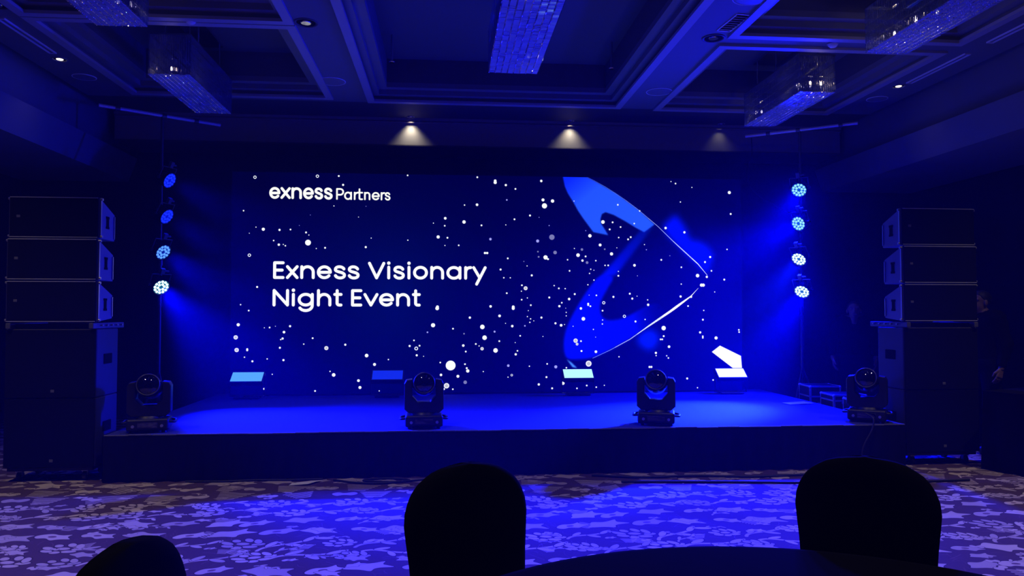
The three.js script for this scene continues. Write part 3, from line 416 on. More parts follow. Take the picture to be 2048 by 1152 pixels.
// ---------------------------------------------------------------- flight cases beside the stage, right
function flightCase(x, z, w, h, d, turn, y, lidH, label) {
  const g = thing('flight_case', label, 'flight case', [x, y, z], turn, 'flight cases beside the stage');
  obj('shell', [rbox(w, lidH > 0 ? h - lidH - 0.004 : h, d, 0.006, 0, (lidH > 0 ? h - lidH - 0.004 : h) / 2, 0)], M.caseBoard, g);
  if (lidH > 0) obj('lid', [rbox(w, lidH, d, 0.006, 0, h - lidH / 2, 0)], M.caseBoard, g);
  const e = 0.018, rails = [];
  for (const yy of lidH > 0 ? [0.004, h - lidH - 0.004, h - 0.004] : [0.004, h - 0.004]) for (const s of [-1, 1]) rails.push(box(w + 0.004, e, 0.006, 0, yy, s * d / 2), box(0.006, e, d + 0.004, s * w / 2, yy, 0));
  for (const a of [-1, 1]) for (const b of [-1, 1]) rails.push(box(e, h, 0.006, a * (w / 2 - e / 2), h / 2, b * d / 2), box(0.006, h, e, a * w / 2, h / 2, b * (d / 2 - e / 2)));
  obj('edge_rails', rails, M.alu, g).userData.label = 'aluminium edge rails';
  obj('corner', [-1, 1].flatMap((a) => [-1, 1].flatMap((b) => [0.01, h - 0.01].map((yy) => new THREE.SphereGeometry(0.02, 8, 6).translate(a * (w / 2 - 0.008), yy, b * (d / 2 - 0.008))))), M.alu, g);
  obj('latch', [rbox(0.05, 0.05, 0.01, 0.003, -w * 0.2, h * 0.6, d / 2 + 0.003), rbox(0.05, 0.05, 0.01, 0.003, w * 0.2, h * 0.6, d / 2 + 0.003)], M.steel, g);
  obj('handle', [tube([V(-0.06, h * 0.38, d / 2), V(-0.05, h * 0.36, d / 2 + 0.03), V(0.05, h * 0.36, d / 2 + 0.03), V(0.06, h * 0.38, d / 2)], 0.006, 16)], M.steel, g);
}
flightCase(4.66, -9.02, 0.38, 0.545, 0.34, -0.08, 0, 0.12, 'largest black flight case with bright edges, under the right PAR lights');
flightCase(4.68, -8.5, 0.4, 0.29, 0.36, -0.08, 0, 0.1, 'lower flat flight case of the pair beside the stage’s right edge');
flightCase(4.68, -8.5, 0.39, 0.185, 0.34, -0.05, 0.308, 0.06, 'upper flat flight case lying on another, beside the stage’s right edge');
flightCase(4.62, -7.98, 0.32, 0.49, 0.26, -0.06, 0, 0.14, 'small upright flight case nearest the right moving head light');

// ---------------------------------------------------------------- people
function sdfGeometry(sdf, lo, hi, cell) {
  const size = Math.max(hi[0] - lo[0], hi[1] - lo[1], hi[2] - lo[2]) + cell * 4, res = Math.ceil(size / cell), c = [0, 1, 2].map((k) => (lo[k] + hi[k]) / 2);
  const mc = new MarchingCubes(res, M.cloth, false, false, 160000), half = res / 2;
  for (let k = 0; k < res; k++) for (let j = 0; j < res; j++) for (let i = 0; i < res; i++) {
    const px = (i - half) / half * size / 2 + c[0], py = (j - half) / half * size / 2 + c[1], pz = (k - half) / half * size / 2 + c[2];
    const out = px < lo[0] - cell || px > hi[0] + cell || pz < lo[2] - cell || pz > hi[2] + cell || py < lo[1] - cell || py > hi[1] + cell;
    mc.field[i + j * res + k * res * res] = out ? -1 : -sdf(px, py, pz);
  }
  mc.isolation = 0; mc.update();
  const n = mc.count ?? mc.geometry.drawRange.count, p = new Float32Array(mc.positionArray.slice(0, n * 3)), g = new THREE.BufferGeometry();
  for (let i = 0; i < p.length; i++) p[i] = p[i] * size / 2 + c[i % 3];
  g.setAttribute('position', new THREE.BufferAttribute(p, 3)); g.setAttribute('normal', new THREE.BufferAttribute(new Float32Array(mc.normalArray.slice(0, n * 3)), 3));
  return g;
}
const smin = (a, b, k) => { const h = Math.max(k - Math.abs(a - b), 0) / k; return Math.min(a, b) - h * h * k * 0.25; };
function capsule(a, b, ra, rb) {
  const d = [b[0] - a[0], b[1] - a[1], b[2] - a[2]], L = d[0] ** 2 + d[1] ** 2 + d[2] ** 2;
  return (x, y, z) => { const t = Math.min(1, Math.max(0, ((x - a[0]) * d[0] + (y - a[1]) * d[1] + (z - a[2]) * d[2]) / L)); return Math.hypot(x - a[0] - d[0] * t, y - a[1] - d[1] * t, z - a[2] - d[2] * t) - ra - (rb - ra) * t; };
}
const ellipsoid = (c, r) => (x, y, z) => { const q = Math.hypot((x - c[0]) / r[0], (y - c[1]) / r[1], (z - c[2]) / r[2]); return (q - 1) * Math.min(...r); };
const union = (list, k) => (x, y, z) => { let d = list[0](x, y, z); for (let i = 1; i < list.length; i++) d = smin(d, list[i](x, y, z), k); return d; };
const grow = (f, r) => (x, y, z) => f(x, y, z) - r;
// local axes: y up, +z is the way the person faces, +x is the person's left
function person(pos, turn, pose, label) {
  const g = thing('person', label, 'person', pos, turn), J = pose;
  const torso = [ellipsoid([0, 0.95, 0], [0.165, 0.13, 0.115]), ellipsoid([0, 1.1, 0.005], [0.15, 0.16, 0.105]), ellipsoid([0, 1.28, 0], [0.175, 0.16, 0.12]), capsule([-0.13, 1.4, 0], [0.13, 1.4, 0], 0.07, 0.07)];
  const arm = (s) => [capsule(J.shoulder[s], J.elbow[s], 0.053, 0.042), capsule(J.elbow[s], J.wrist[s], 0.042, 0.028)];
  const leg = (s) => [capsule(J.hip[s], J.knee[s], 0.088, 0.056), capsule(J.knee[s], J.ankle[s], 0.056, 0.04)];
  const neckTop = J.head.map((v, i) => v - [0, 0.07, 0.02][i]), neck = capsule([0, 1.42, -0.01], neckTop, 0.058, 0.052);
  const foot = (s) => capsule(J.ankle[s].map((v, i) => v - [0, 0.035, 0.03][i]), J.ankle[s].map((v, i) => v + [0, -0.045, 0.14][i]), 0.042, 0.035);
  const bodyF = union([...torso, ...arm(0), ...arm(1), ...leg(0), ...leg(1), neck, foot(0), foot(1)], 0.05);
  const geos = [sdfGeometry(bodyF, [-0.5, 0.0, -0.35], [0.5, 1.56, 0.55], 0.016)];
  // head with a face
  const [hx, hy, hz] = J.head, tilt = J.headTilt, ct = Math.cos(tilt), sn = Math.sin(tilt);
  const inHead = (f) => (x, y, z) => { const a = x - hx, b = y - hy, c = z - hz; return f(a, b * ct + c * sn, c * ct - b * sn); };
  const skull = union([ellipsoid([0, 0.04, -0.015], [0.075, 0.085, 0.095]), ellipsoid([0, -0.03, 0.012], [0.058, 0.078, 0.075]), ellipsoid([0, -0.095, 0.045], [0.026, 0.018, 0.024]), capsule([0, 0.005, 0.083], [0, -0.03, 0.102], 0.01, 0.015), capsule([-0.02, -0.062, 0.078], [0.02, -0.062, 0.078], 0.009, 0.009), capsule([-0.045, 0.026, 0.07], [0.045, 0.026, 0.07], 0.012, 0.012), ellipsoid([-0.079, 0, -0.005], [0.012, 0.03, 0.018]), ellipsoid([0.079, 0, -0.005], [0.012, 0.03, 0.018])], 0.014);
  const face = (x, y, z) => Math.max(skull(x, y, z), -Math.min(ellipsoid([-0.031, 0.005, 0.09], [0.016, 0.01, 0.012])(x, y, z), ellipsoid([0.031, 0.005, 0.09], [0.016, 0.01, 0.012])(x, y, z)));
  const eyes = (x, y, z) => Math.min(Math.hypot(x - 0.031, y - 0.004, z - 0.072), Math.hypot(x + 0.031, y - 0.004, z - 0.072)) - 0.012;
  geos.push(sdfGeometry(inHead((x, y, z) => Math.min(smin(face(x, y, z), capsule([0, -0.06, -0.02], [0, -0.16, -0.03], 0.052, 0.054)(x, y, z), 0.02), eyes(x, y, z))), [hx - 0.12, hy - 0.17, hz - 0.15], [hx + 0.12, hy + 0.16, hz + 0.17], 0.0045));
  // hands: palm, four fingers of unequal length and a thumb
  for (const s of [0, 1]) {
    const w = V(...J.wrist[s]), d = V(...J.wrist[s]).sub(V(...J.elbow[s])).normalize(), out = s ? 1 : -1;
    const across = V(0, 0, 1).addScaledVector(d, -d.z).normalize(), palmN = new THREE.Vector3().crossVectors(d, across).multiplyScalar(1);
    const at = (f, a, n) => w.clone().addScaledVector(d, f).addScaledVector(across, a).addScaledVector(palmN, n).toArray(), list = [];
    const sg = palmN.x * out > 0 ? -1 : 1;
    for (const a of [-0.024, -0.008, 0.008, 0.024]) list.push(capsule(at(0.005, a * 0.6, 0), at(0.085, a, 0), 0.015, 0.012));
    const palm = union(list, 0.012), fingers = [];
    [[-0.027, 0.058], [-0.009, 0.072], [0.009, 0.078], [0.026, 0.07]].forEach(([a, l]) => { const p0 = at(0.08, a, 0), p1 = at(0.08 + l * 0.45, a * 1.05, 0.008 * sg), p2 = at(0.08 + l * 0.8, a * 1.05, 0.024 * sg), p3 = at(0.08 + l * 0.98, a, 0.04 * sg); fingers.push(union([capsule(p0, p1, 0.0095, 0.009), capsule(p1, p2, 0.009, 0.0082), capsule(p2, p3, 0.0082, 0.007)], 0.004)); });
    const thumb = union([capsule(at(0.025, 0.026, 0), at(0.06, 0.05, 0.012 * sg), 0.014, 0.011), capsule(at(0.06, 0.05, 0.012 * sg), at(0.092, 0.053, 0.024 * sg), 0.011, 0.008)], 0.006);
    const f = (x, y, z) => { let q = palm(x, y, z); for (const u of fingers) q = Math.min(q, smin(q, u(x, y, z), 0.004)); return smin(q, thumb(x, y, z), 0.008); };
    const c = at(0.08, 0, 0);
    geos.push(sdfGeometry(f, c.map((v) => v - 0.13), c.map((v) => v + 0.13), 0.0042));
  }
  const bodyMesh = obj('body', geos, M.skin, g);
  const hairF = (x, y, z) => Math.max(ellipsoid([0, 0.048, -0.022], [0.084, 0.09, 0.102])(x, y, z), -(y - 0.02 + Math.max(0, z) * -0.75 + (z > 0.045 ? -0.012 : 0)));
  obj('hair', [sdfGeometry(inHead((x, y, z) => hairF(x, y, z)), [hx - 0.12, hy - 0.17, hz - 0.16], [hx + 0.12, hy + 0.17, hz + 0.16], 0.006)], M.hair, g);
  const sleeves = union([...torso, ...arm(0), ...arm(1)].map((f) => grow(f, 0.014)), 0.05);
  const cuff = (x, y, z) => Math.min(...[0, 1].map((s) => { const w = J.wrist[s], e = J.elbow[s], d = [w[0] - e[0], w[1] - e[1], w[2] - e[2]], L = Math.hypot(...d); return -(((x - w[0]) * d[0] + (y - w[1]) * d[1] + (z - w[2]) * d[2]) / L + 0.02); }));
  obj('shirt', [sdfGeometry((x, y, z) => Math.max(sleeves(x, y, z), 0.86 - y, Math.hypot(x, z) < 0.1 ? y - 1.452 : -1, Math.abs(x) > 0.15 ? -cuff(x, y, z) : -1), [-0.52, 0.84, -0.35], [0.52, 1.5, 0.5], 0.014)], M.cloth, g);
  const pants = union([torso[0], ...leg(0), ...leg(1)].map((f) => grow(f, 0.016)), 0.04);
  obj('trousers', [sdfGeometry((x, y, z) => Math.max(pants(x, y, z), y - 0.98, 0.07 - y), [-0.35, 0.05, -0.3], [0.35, 1.0, 0.3], 0.014)], M.denim, g);
  obj('shoes', [sdfGeometry((x, y, z) => Math.max(Math.min(grow(foot(0), 0.01)(x, y, z), grow(foot(1), 0.01)(x, y, z)), y - 0.1, 0.003 - y), [-0.3, 0, -0.3], [0.3, 0.12, 0.4], 0.008)], M.shoe, g);
  return g;
}
const stand = { hip: [[-0.09, 0.9, 0], [0.09, 0.9, 0]], knee: [[-0.1, 0.49, 0.02], [0.1, 0.49, 0.02]], ankle: [[-0.11, 0.085, -0.02], [0.11, 0.085, 0]], shoulder: [[-0.185, 1.39, -0.01], [0.185, 1.39, -0.01]] };
const p1 = person([5.12, 0, -9.02], -0.45, { ...stand, elbow: [[-0.27, 1.13, -0.04], [0.26, 1.13, -0.05]], wrist: [[-0.255, 0.9, 0.06], [0.25, 0.9, 0.04]], head: [0, 1.53, 0.05], headTilt: -0.3 }, 'person in dark clothes standing head bowed behind the right speaker stack, arms hanging');
p1.scale.setScalar(0.96);
person([5.62, 0, -7.4], -1.45, { ...stand, elbow: [[-0.25, 1.12, -0.03], [0.25, 1.12, -0.03]], wrist: [[-0.25, 0.88, 0.04], [0.25, 0.88, 0.04]], head: [0, 1.55, 0.04], headTilt: -0.12 }, 'person in dark clothes between the draped table and the right speaker stack, facing left');

// ---------------------------------------------------------------- draped table with equipment, right edge
{
  const ang = -0.4, t = thing('draped_table', 'long table under a floor-length black drape at the right edge', 'table', [5.68, 0, -6.04], -ang);
  obj('tabletop', [rbox(0.85, 0.03, 1.5, 0.006, 0, 0.7, 0)], M.wood, t);
  for (const [a, b] of [[-1, -1], [1, -1], [-1, 1], [1, 1]]) obj('leg', [rod(V(a * 0.36, 0, b * 0.66), V(a * 0.36, 0.69, b * 0.66), 0.016)], M.darkSteel, t);
  const ring = [], P = 160, rows = 8, pos = [], idx = [];
  for (let r = 0; r <= rows; r++) for (let i = 0; i <= P; i++) {
    const u = i / P * 4, k = Math.floor(u) % 4, f = u - Math.floor(u), hx = 0.44, hz = 0.765, c = [[-hx, -hz], [hx, -hz], [hx, hz], [-hx, hz]], a = c[k], b = c[(k + 1) % 4];
    let x = a[0] + (b[0] - a[0]) * f, z = a[1] + (b[1] - a[1]) * f; const v = r / rows, o = v * (0.016 * Math.sin(i * 1.1) + 0.02);
    x += Math.sign(x) * o * (Math.abs(x) > hx - 0.001 ? 1 : 0.3); z += Math.sign(z) * o * (Math.abs(z) > hz - 0.001 ? 1 : 0.3);
    pos.push(x, 0.722 - v * 0.717, z); if (r < rows && i < P) { const q = r * (P + 1) + i; idx.push(q, q + 1, q + P + 1, q + 1, q + P + 2, q + P + 1); }
  }
  const g = new THREE.BufferGeometry(); g.setAttribute('position', new THREE.Float32BufferAttribute(pos, 3)); g.setIndex(idx); g.computeVertexNormals();
  const cl = obj('tablecloth', [g, box(0.885, 0.006, 1.535, 0, 0.721, 0)], M.tableCloth); cl.position.set(5.68, 0, -6.04); cl.rotation.y = -ang;
  tag(cl, 'black floor-length drape over the table at the right edge', 'tablecloth');
  const rack = thing('equipment_case', 'dark equipment case with metal latches on the draped table at the right edge', 'equipment', [5.66, 0.726, -6.45], -ang - 0.3);
  obj('shell', [rbox(0.42, 0.3, 0.4, 0.01, 0, 0.152, 0)], M.black, rack);
  obj('edge_strip', [box(0.425, 0.008, 0.404, 0, 0.2, 0), box(0.425, 0.008, 0.404, 0, 0.29, 0)], M.darkSteel, rack);
  obj('latch', [rbox(0.012, 0.05, 0.07, 0.003, -0.214, 0.11, 0.08), T(cyl(0.01, 0.01, 0.06, 10), -0.222, 0.12, 0.05, Math.PI / 2)], M.chrome, rack);
}

// ---------------------------------------------------------------- banquet table and covered chairs in front
{
  const tc = [0.733, -1.256];
  const t = thing('round_table', 'round banquet table nearest the camera under a black cloth', 'table', [tc[0], 0, tc[1]]);
  obj('tabletop', [T(cyl(0.95, 0.95, 0.025, 64), 0, 0.73, 0)], M.wood, t);
  for (let i = 0; i < 4; i++) { const a = i * 1.571 + 0.78; obj('leg', [rod(V(Math.cos(a) * 0.55, 0, Math.sin(a) * 0.55), V(Math.cos(a) * 0.5, 0.72, Math.sin(a) * 0.5), 0.016)], M.darkSteel, t); }
  const n = 240, prof = [[0.0, 0.75], [0.5, 0.75], [0.94, 0.75], [0.962, 0.748], [0.966, 0.735], [0.968, 0.6], [0.975, 0.4], [0.985, 0.2], [0.995, 0.006]], pos = [], idx = [], uv = [];
  prof.forEach(([r, y], k) => { for (let i = 0; i <= n; i++) { const a = i / n * 6.2832, drop = Math.max(0, 0.73 - y), w = r + drop * 0.06 * Math.sin(a * 26 + Math.sin(a * 5)); pos.push(Math.cos(a) * w, y, Math.sin(a) * w); uv.push(a, y + r); } });
  for (let k = 0; k < prof.length - 1; k++) for (let i = 0; i < n; i++) { const q = k * (n + 1) + i; idx.push(q, q + 1, q + n + 1, q + 1, q + n + 2, q + n + 1); }
  const g = new THREE.BufferGeometry(); g.setAttribute('position', new THREE.Float32BufferAttribute(pos, 3)); g.setAttribute('uv', new THREE.Float32BufferAttribute(uv, 2)); g.setIndex(idx); g.computeVertexNormals();
  const cl = obj('tablecloth', g, M.tableCloth); cl.position.set(tc[0], 0, tc[1]);
  tag(cl, 'round black tablecloth draped over the nearest banquet table', 'tablecloth');

  // chair under a stretch cover: origin on the floor below the backrest, facing +z
  const backProf = [[0, 0.02], [0.004, 0.06], [0.01, 0.095], [0.02, 0.128], [0.035, 0.154], [0.055, 0.178], [0.075, 0.196], [0.09, 0.206], [0.11, 0.216], [0.14, 0.226], [0.18, 0.23], [0.23, 0.225], [0.3, 0.217], [0.4, 0.21], [0.5, 0.208], [0.53, 0.196]];
  const bp = [], bi = [], bu = [], K = 40;
  bp.push(0, 0.95, -0.05); bu.push(0, 0);
  backProf.forEach(([d, w], r) => { for (let i = 0; i < K; i++) { const a = i / K * 6.2832, c = Math.cos(a), s = Math.sin(a), th = 0.02 + 0.014 * Math.min(1, d / 0.05), lean = -0.05 * (1 - d / 0.53); bp.push(Math.sign(c) * Math.abs(c) ** 0.7 * w, 0.95 - d + (d < 0.05 ? -0.004 * (1 - Math.abs(s)) : 0), lean + Math.sign(s) * Math.abs(s) ** 0.8 * th - 0.06 * (c * c) * 0.25); bu.push(c * w, d); } });
  for (let i = 0; i < K; i++) bi.push(0, 1 + i, 1 + (i + 1) % K);
  for (let r = 0; r < backProf.length - 1; r++) for (let i = 0; i < K; i++) { const q = 1 + r * K + i, e = 1 + r * K + (i + 1) % K; bi.push(q, q + K, e, e, q + K, e + K); }
  const last = 1 + (backProf.length - 1) * K; for (let i = 1; i < K - 1; i++) bi.push(last, last + i + 1, last + i);
  const back = new THREE.BufferGeometry(); back.setAttribute('position', new THREE.Float32BufferAttribute(bp, 3)); back.setAttribute('uv', new THREE.Float32BufferAttribute(bu, 2)); back.setIndex(bi); back.computeVertexNormals();
  const seat = rbox(0.44, 0.09, 0.36, 0.035, 0, 0.43, 0.17, 4);
  const legShape = (sx, sz) => { const a = V(sx * 0.2, 0.42, sz > 0 ? 0.29 : 0.0), b = V(sx * 0.205, 0.01, sz > 0 ? 0.3 : -0.03), d = b.clone().sub(a), g2 = cyl(0.055, 0.02, d.length(), 16); g2.applyQuaternion(new THREE.Quaternion().setFromUnitVectors(V(0, -1, 0), d.clone().normalize())); return g2.translate((a.x + b.x) / 2, (a.y + b.y) / 2, (a.z + b.z) / 2); };
  const apron = [span(-0.19, 0.19, 0.28, 0.42, -0.012, 0.002), span(-0.19, 0.19, 0.3, 0.42, 0.285, 0.3)];
  const chair = thing('banquet_chair', 'black covered banquet chair with its back square to the camera, right of the table’s middle', 'chair', [1.43, 0, -2.461], 0, 'black covered chairs round the nearest table');
  obj('backrest', back, M.spandex, chair); obj('seat', [seat], M.spandex, chair);
  for (const [a, b] of [[-1, -1], [1, -1], [-1, 1], [1, 1]]) obj('leg', legShape(a, b), M.spandex, chair);
  obj('cover_apron', apron, M.spandex, chair);
  const face = (o, x, z) => { o.position.set(x, 0, z); o.rotation.y = Math.atan2(tc[0] - x, tc[1] - z); };
  const copy = (x, z, label, twist = 0) => { const c = chair.clone(); c.name = numbered('banquet_chair'); c.userData = { ...chair.userData, label }; scene.add(c); face(c, x, z); c.rotation.y += twist; };
  face(chair, 1.43, -2.46);
  copy(0.1, -2.47, 'black covered banquet chair turned slightly, below the middle of the stage front');
  copy(-0.64, -1.71, 'black covered banquet chair turned edge-on, only its rounded top showing at the lower left', 0.12);
}

// ---------------------------------------------------------------- chandeliers
function chandelier(x, z0, z1, w, bulbs, label, strips) {   // hangs in its coffer; z0 far end, z1 near end
  const len = z1 - z0, zc = (z0 + z1) / 2, yb = 3.8, h = 0.4;
  const g = thing('crystal_chandelier', label, 'chandelier', [x, yb, zc], 0, 'rectangular crystal chandeliers');
  obj('ceiling_plate', [box(w * 0.7, 0.03, len * 0.8, 0, 0.745, 0)], M.chrome, g);
  obj('frame', [[-1, -1], [1, -1], [-1, 1], [1, 1]].flatMap(([a, b]) => [rod(V(a * w * 0.3, h, b * len * 0.35), V(a * w * 0.3, 0.74, b * len * 0.35), 0.008)]).concat([box(w, 0.012, 0.014, 0, h, len / 2), box(w, 0.012, 0.014, 0, h, -len / 2), box(0.014, 0.012, len, w / 2, h, 0), box(0.014, 0.012, len, -w / 2, h, 0), box(w, 0.006, len, 0, h + 0.01, 0)]), M.chrome, g);
  const tiers = 5, th = h / tiers, step = 0.022;
  for (let t = 0; t < tiers; t++) {                        // rows of hanging prisms round the four sides
    const list = [], nz = Math.floor(len / step), nx = Math.floor(w / step), y = h - th * (t + 0.5);
    for (let i = 0; i < nz; i++) for (const s of [-1, 1]) list.push(T(cyl(0.0085, 0.006, th - 0.012, 4), s * w / 2, y, -len / 2 + (i + 0.5) * step, 0, rr(-0.5, 0.5)));
    for (let i = 0; i < nx; i++) for (const s of [-1, 1]) list.push(T(cyl(0.0085, 0.006, th - 0.012, 4), -w / 2 + (i + 0.5) * step, y, s * len / 2, 0, rr(-0.5, 0.5)));
    obj('crystal_tier', list, M.crystalDrop, g).userData.kind = 'stuff';
  }
  const sw = w / strips;
  for (let k = 0; k < strips; k++) {                       // flat strips of crystal bars that close the bottom
    const list = [], nb = Math.floor(len / 0.036);
    for (let i = 0; i < nb; i++) list.push(T(box(sw - 0.012, 0.006, 0.033), -w / 2 + (k + 0.5) * sw, rr(-0.0015, 0.0015), -len / 2 + (i + 0.5) * len / nb, rr(-0.16, 0.16), 0, rr(-0.08, 0.08)));
    const s = obj('crystal_strip', list, M.crystal, g);
    const beads = []; for (let i = 0; i < nb * 1.5; i++) beads.push(new THREE.OctahedronGeometry(0.0065, 0).rotateY(rr(0, 1.5)).rotateX(rr(-0.4, 0.4)).translate(-w / 2 + k * sw, -0.004, -len / 2 + (i + 0.5) * len / (nb * 1.5)));
    obj('bead_row', beads, M.bead, s).userData.kind = 'stuff';
  }
  for (const [bx, by, bz, k] of bulbs) {
    const b = obj('candle_bulb', [lathe([[0, 0.028], [0.008, 0.018], [0.011, 0.004], [0.008, -0.012], [0.005, -0.016]], 12).translate(bx, by, bz)], glow(1, 0.75, 0.45, 5 * k), g);
    obj('bulb_holder', [T(cyl(0.007, 0.007, 0.05, 10), bx, by - 0.04, bz)], M.chrome, b);
    const l = new THREE.PointLight(new THREE.Color().setRGB(1, 0.74, 0.45), 0.03 * k); l.position.set(bx, by + 0.004, bz); l.castShadow = true; l.name = 'bulb_light'; g.add(l);
  }
  return g;
}
chandelier(0.66, -7.26, -5.0, 0.48, [[0.13, 0.1, -0.95, 1]], 'long crystal chandelier with bright blue underside over the hall’s middle', 8);
chandelier(-2.72, -9.05, -7.6, 0.4, [[-0.02, 0.09, 0.6, 1.4]], 'crystal chandelier above the left PAR lights, in the far left coffer', 8);
chandelier(3.95, -9.08, -7.6, 0.4, [[-0.02, 0.13, 0.62, 1], [0.11, 0.13, 0.6, 1.3], [-0.1, 0.1, -0.45, 1]], 'crystal chandelier above the right PAR lights, in the far right coffer', 8);
chandelier(-2.64, -6.34, -4.9, 0.4, [[0.02, 0.14, -0.58, 0.8]], 'crystal chandelier cut by the photo’s top edge, in the near left coffer', 8);
chandelier(3.98, -6.4, -4.95, 0.4, [[-0.03, 0.11, -0.55, 1.3], [0.02, 0.13, -0.32, 1], [0.06, 0.12, -0.1, 1.4]], 'crystal chandelier with three glowing bulbs, in the near right coffer', 8);

// ---------------------------------------------------------------- ceiling fittings
function downlight(x, z, r, look, power, label, group, y = HC, angle = 0.9) {
  const g = thing('recessed_downlight', label, 'ceiling light', [x, y, z], 0, group);
  obj('trim_ring', [lathe([[r * 0.78, 0.02], [r * 0.8, -0.004], [r * 0.9, -0.01], [r, -0.008], [r * 1.02, 0]], 32)], look === 'dark' ? M.sideGrey : M.trim, g);
  obj('reflector', [lathe([[r * 0.78, -0.002], [r * 0.7, -0.0025], [r * 0.45, -0.003], [0, -0.003]], 24)], M.grille, g);
  obj('lamp', [T(cyl(r * 0.45, r * 0.4, 0.006, 20), 0, -0.006, 0)], power > 0 ? glow(1, 0.86, 0.68, look === 'bright' ? 3 : 0.5) : M.chrome, g);
  if (power > 0) spot(g, WARM, power, [0, -0.03, 0], [0, -4, 0], angle, 0.9, 3);
  return g;
}
downlight(-1.274, -6.915, 0.11, 'dark', 0, 'unlit recessed downlight in the beam left of the middle coffer');
downlight(2.575, -6.96, 0.11, 'dark', 0, 'unlit recessed downlight in the beam right of the middle coffer');
downlight(-4.02, -8.15, 0.075, 'bright', 0.25, 'lit recessed downlight at the upper left, above the left speaker stack');
downlight(5.28, -8.26, 0.075, 'bright', 0.2, 'lit recessed downlight above the right speaker stack');
downlight(-3.85, -6.75, 0.09, 'dark', 0, 'unlit recessed downlight beside the chandelier cut by the top edge');
const WW = ['wall-washing downlight over the lettering, lighting the bulkhead', 'wall-washing downlight over the screen’s right half, lighting the bulkhead', 'nearly dark downlight at the right end of the bulkhead'];
[[-0.47, 1], [1.72, 0.75], [3.86, 0.06]].forEach(([x, k], i) => { const g = downlight(x, -10.155, 0.05, 'dim', 0, WW[i], 'downlights along the bulkhead'); if (k) spot(g, new THREE.Color().setRGB(1, 0.86, 0.66), 2.1 * k, [0, -0.02, -0.03], [0, -2, -0.03], 0.82, 0.8, 2); });
// house downlights over the seats, out of the photograph, dimmed
for (const x of [-3.9, -1.27, 2.57, 5.28]) for (const z of [-5.3, -2.4]) downlight(x, z, 0.11, 'dim', DOWN_POWER * (x > 5 || x < -3 ? 1 : 0.65), `dimmed house downlight overhead, ${x < -3 ? 'far left' : x < 0 ? 'left' : x < 3 ? 'right' : 'far right'} row, ${z < -3 ? 'nearer the stage' : 'farther from the stage'}`, 'dimmed house downlights', HC, 0.85);
const SPK = ['round white ceiling speaker in the beam left of the middle coffer', 'round white ceiling speaker in the beam right of the middle coffer', 'round ceiling speaker beside the lit downlight at the upper left', 'round ceiling speaker beside the lit downlight at the upper right', 'round ceiling speaker cut by the top edge, right of the middle coffer'];
[[-1.297, -8.66, 0.15], [2.55, -8.72, 0.15], [-4.05, -8.75, 0.12], [5.33, -8.78, 0.12], [2.57, -6.0, 0.17]].forEach(([x, z, r], i) => {
  const g = thing('ceiling_speaker', SPK[i], 'ceiling speaker', [x, HC, z]);
  obj('grille', [lathe([[0, -0.013], [r * 0.8, -0.012], [r * 0.95, -0.008], [r, 0]], 36)], M.trim, g);
  obj('rim', [new THREE.TorusGeometry(r, 0.006, 8, 40).rotateX(Math.PI / 2).translate(0, -0.003, 0)], M.white, g);
});
[[-3.99, -7.95, -7.05, 'linear air slot beside the left lit downlight'], [5.32, -8.12, -7.15, 'linear air slot beside the right lit downlight'], [5.31, -6.82, -6.0, 'linear air slot nearest the camera on the right']].forEach(([x, z0, z1, label]) => {
  const g = thing('air_slot', label, 'vent', [x, HC, (z0 + z1) / 2]), l = z1 - z0;
  obj('frame', [box(0.012, 0.016, l, -0.03, -0.006, 0), box(0.012, 0.016, l, 0.03, -0.006, 0), box(0.07, 0.016, 0.012, 0, -0.006, l / 2), box(0.07, 0.016, 0.012, 0, -0.006, -l / 2)], M.white, g);
  obj('deflector', [box(0.02, 0.008, l - 0.02, 0, -0.004, 0)], M.trim, g);
});
{
  const g = thing('air_grille', 'small slatted air grille in the beam right of the middle coffer', 'vent', [2.62, HC, -6.57], 0.1);
  obj('frame', [box(0.14, 0.008, 0.012, 0, -0.004, 0.2), box(0.14, 0.008, 0.012, 0, -0.004, -0.2), box(0.012, 0.008, 0.41, 0.065, -0.004, 0), box(0.012, 0.008, 0.41, -0.065, -0.004, 0)], M.white, g);
  for (let i = 0; i < 7; i++) obj('slat', [T(box(0.12, 0.004, 0.03), 0, -0.008, -0.15 + i * 0.05, 0.5)], M.white, g);
}
[[-2.3, -6.94, HC, 'small smoke detector on the left cross beam'], [3.8, -7.0, HC, 'small smoke detector on the right cross beam']].forEach(([x, z, y, label]) => { const g = thing('smoke_detector', label, 'smoke detector', [x, y, z]); obj('dome', [lathe([[0, -0.04], [0.03, -0.036], [0.045, -0.02], [0.05, 0]], 20)], M.white, g); obj('base_ring', [T(cyl(0.058, 0.058, 0.008, 24), 0, -0.004, 0)], M.trim, g); });
[[-0.6, 'sprinkler head in the far left corner of the middle coffer'], [1.9, 'sprinkler head in the far right corner of the middle coffer']].forEach(([x, label]) => { const g = thing('sprinkler_head', label, 'sprinkler', [x, 4.56, -8.4]); obj('pipe', [rod(V(0, 0, 0), V(0, -0.3, 0), 0.012)], M.steel, g); obj('deflector', [T(cyl(0.035, 0.03, 0.01, 14), 0, -0.31, 0), T(new THREE.SphereGeometry(0.016, 10, 8), 0, -0.295, 0)], M.chrome, g); });

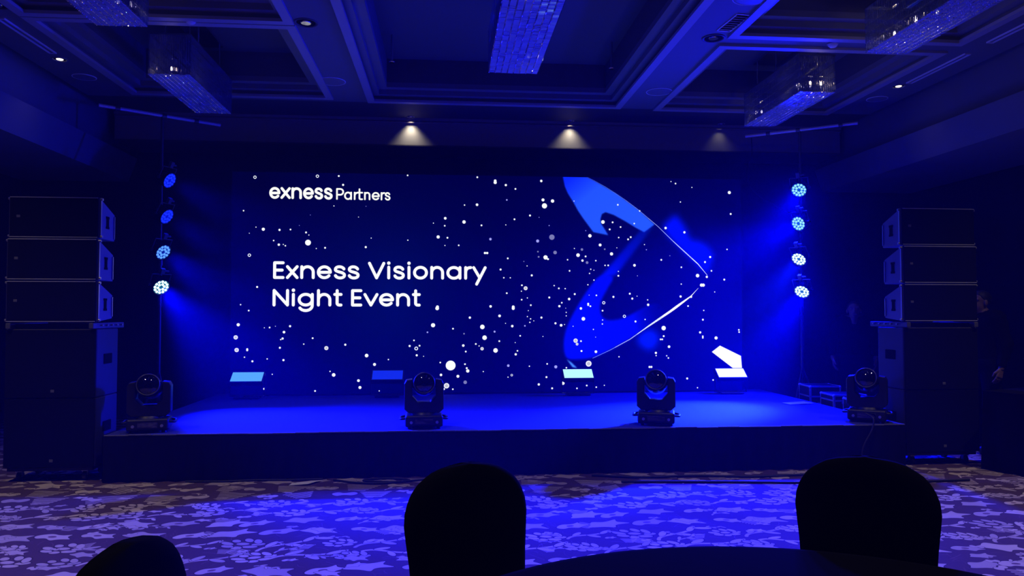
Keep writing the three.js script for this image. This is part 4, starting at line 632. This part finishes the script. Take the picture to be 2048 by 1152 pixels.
// ---------------------------------------------------------------- cables and loose bits on the floor
function cable(pts, r, label) { tag(obj('cable', [tube(pts.map(([x, z, y]) => V(x, y ?? r, z)), r, 80)], M.cable), label, 'cable', 'black cables on the carpet'); }
cable([[1.3, -6.6], [1.7, -6.48], [2.2, -6.5], [2.7, -6.42], [3.3, -6.46], [4.2, -6.4]], 0.011, 'black cable running along the stage front, the one nearer the stage on the right');
cable([[1.5, -6.33], [1.8, -6.3], [2.4, -6.24], [3.0, -6.16], [3.7, -6.1], [4.5, -6.13]], 0.011, 'black cable on the carpet, the one farther from the stage on the right');
cable([[-0.95, -6.62], [-0.75, -6.5], [-0.5, -6.46], [-0.3, -6.55], [-0.5, -6.64], [-0.7, -6.58], [-0.4, -6.5], [-0.1, -6.6]], 0.009, 'looped black cable on the carpet left of the turned chair');
cable([[-2.2, -6.67], [-1.9, -6.65], [-1.6, -6.67], [-1.3, -6.655], [-1.05, -6.67]], 0.009, 'black cable along the foot of the stage skirt on the left');
cable([[3.95, -6.77, 0.5], [3.98, -6.7, 0.46], [3.96, -6.68, 0.38], [3.85, -6.66, 0.2], [3.8, -6.62, 0.012], [3.6, -6.5, 0.012]], 0.008, 'thin cable hanging over the stage edge from the right moving head light');
const sheet = (pts, label, pos, turn, m = M.paper) => { const g = extrude(pts, 0.0015).rotateX(-Math.PI / 2), p = g.attributes.position; for (let i = 0; i < p.count; i++) p.setY(i, p.getY(i) + 0.006 + 0.006 * Math.sin(p.getX(i) * 18)); g.computeVertexNormals(); const o = obj('paper_sheet', g, m); o.position.set(...pos); o.rotation.y = turn; tag(o, label, 'paper'); };
sheet([[-0.1, -0.05], [0.06, -0.06], [0.1, 0], [0.16, 0.1], [0.04, 0.05], [-0.09, 0.04]], 'crumpled white paper on the carpet at the foot of the stage', [-1.2, 0, -6.53], 0);
sheet([[-0.16, -0.09], [0.16, -0.08], [0.15, 0.1], [-0.15, 0.08]], 'pale sheet lying on the stage’s right edge by the flight cases', [4.05, 0.402, -8.35], 0.15);

renderer.render(scene, camera);
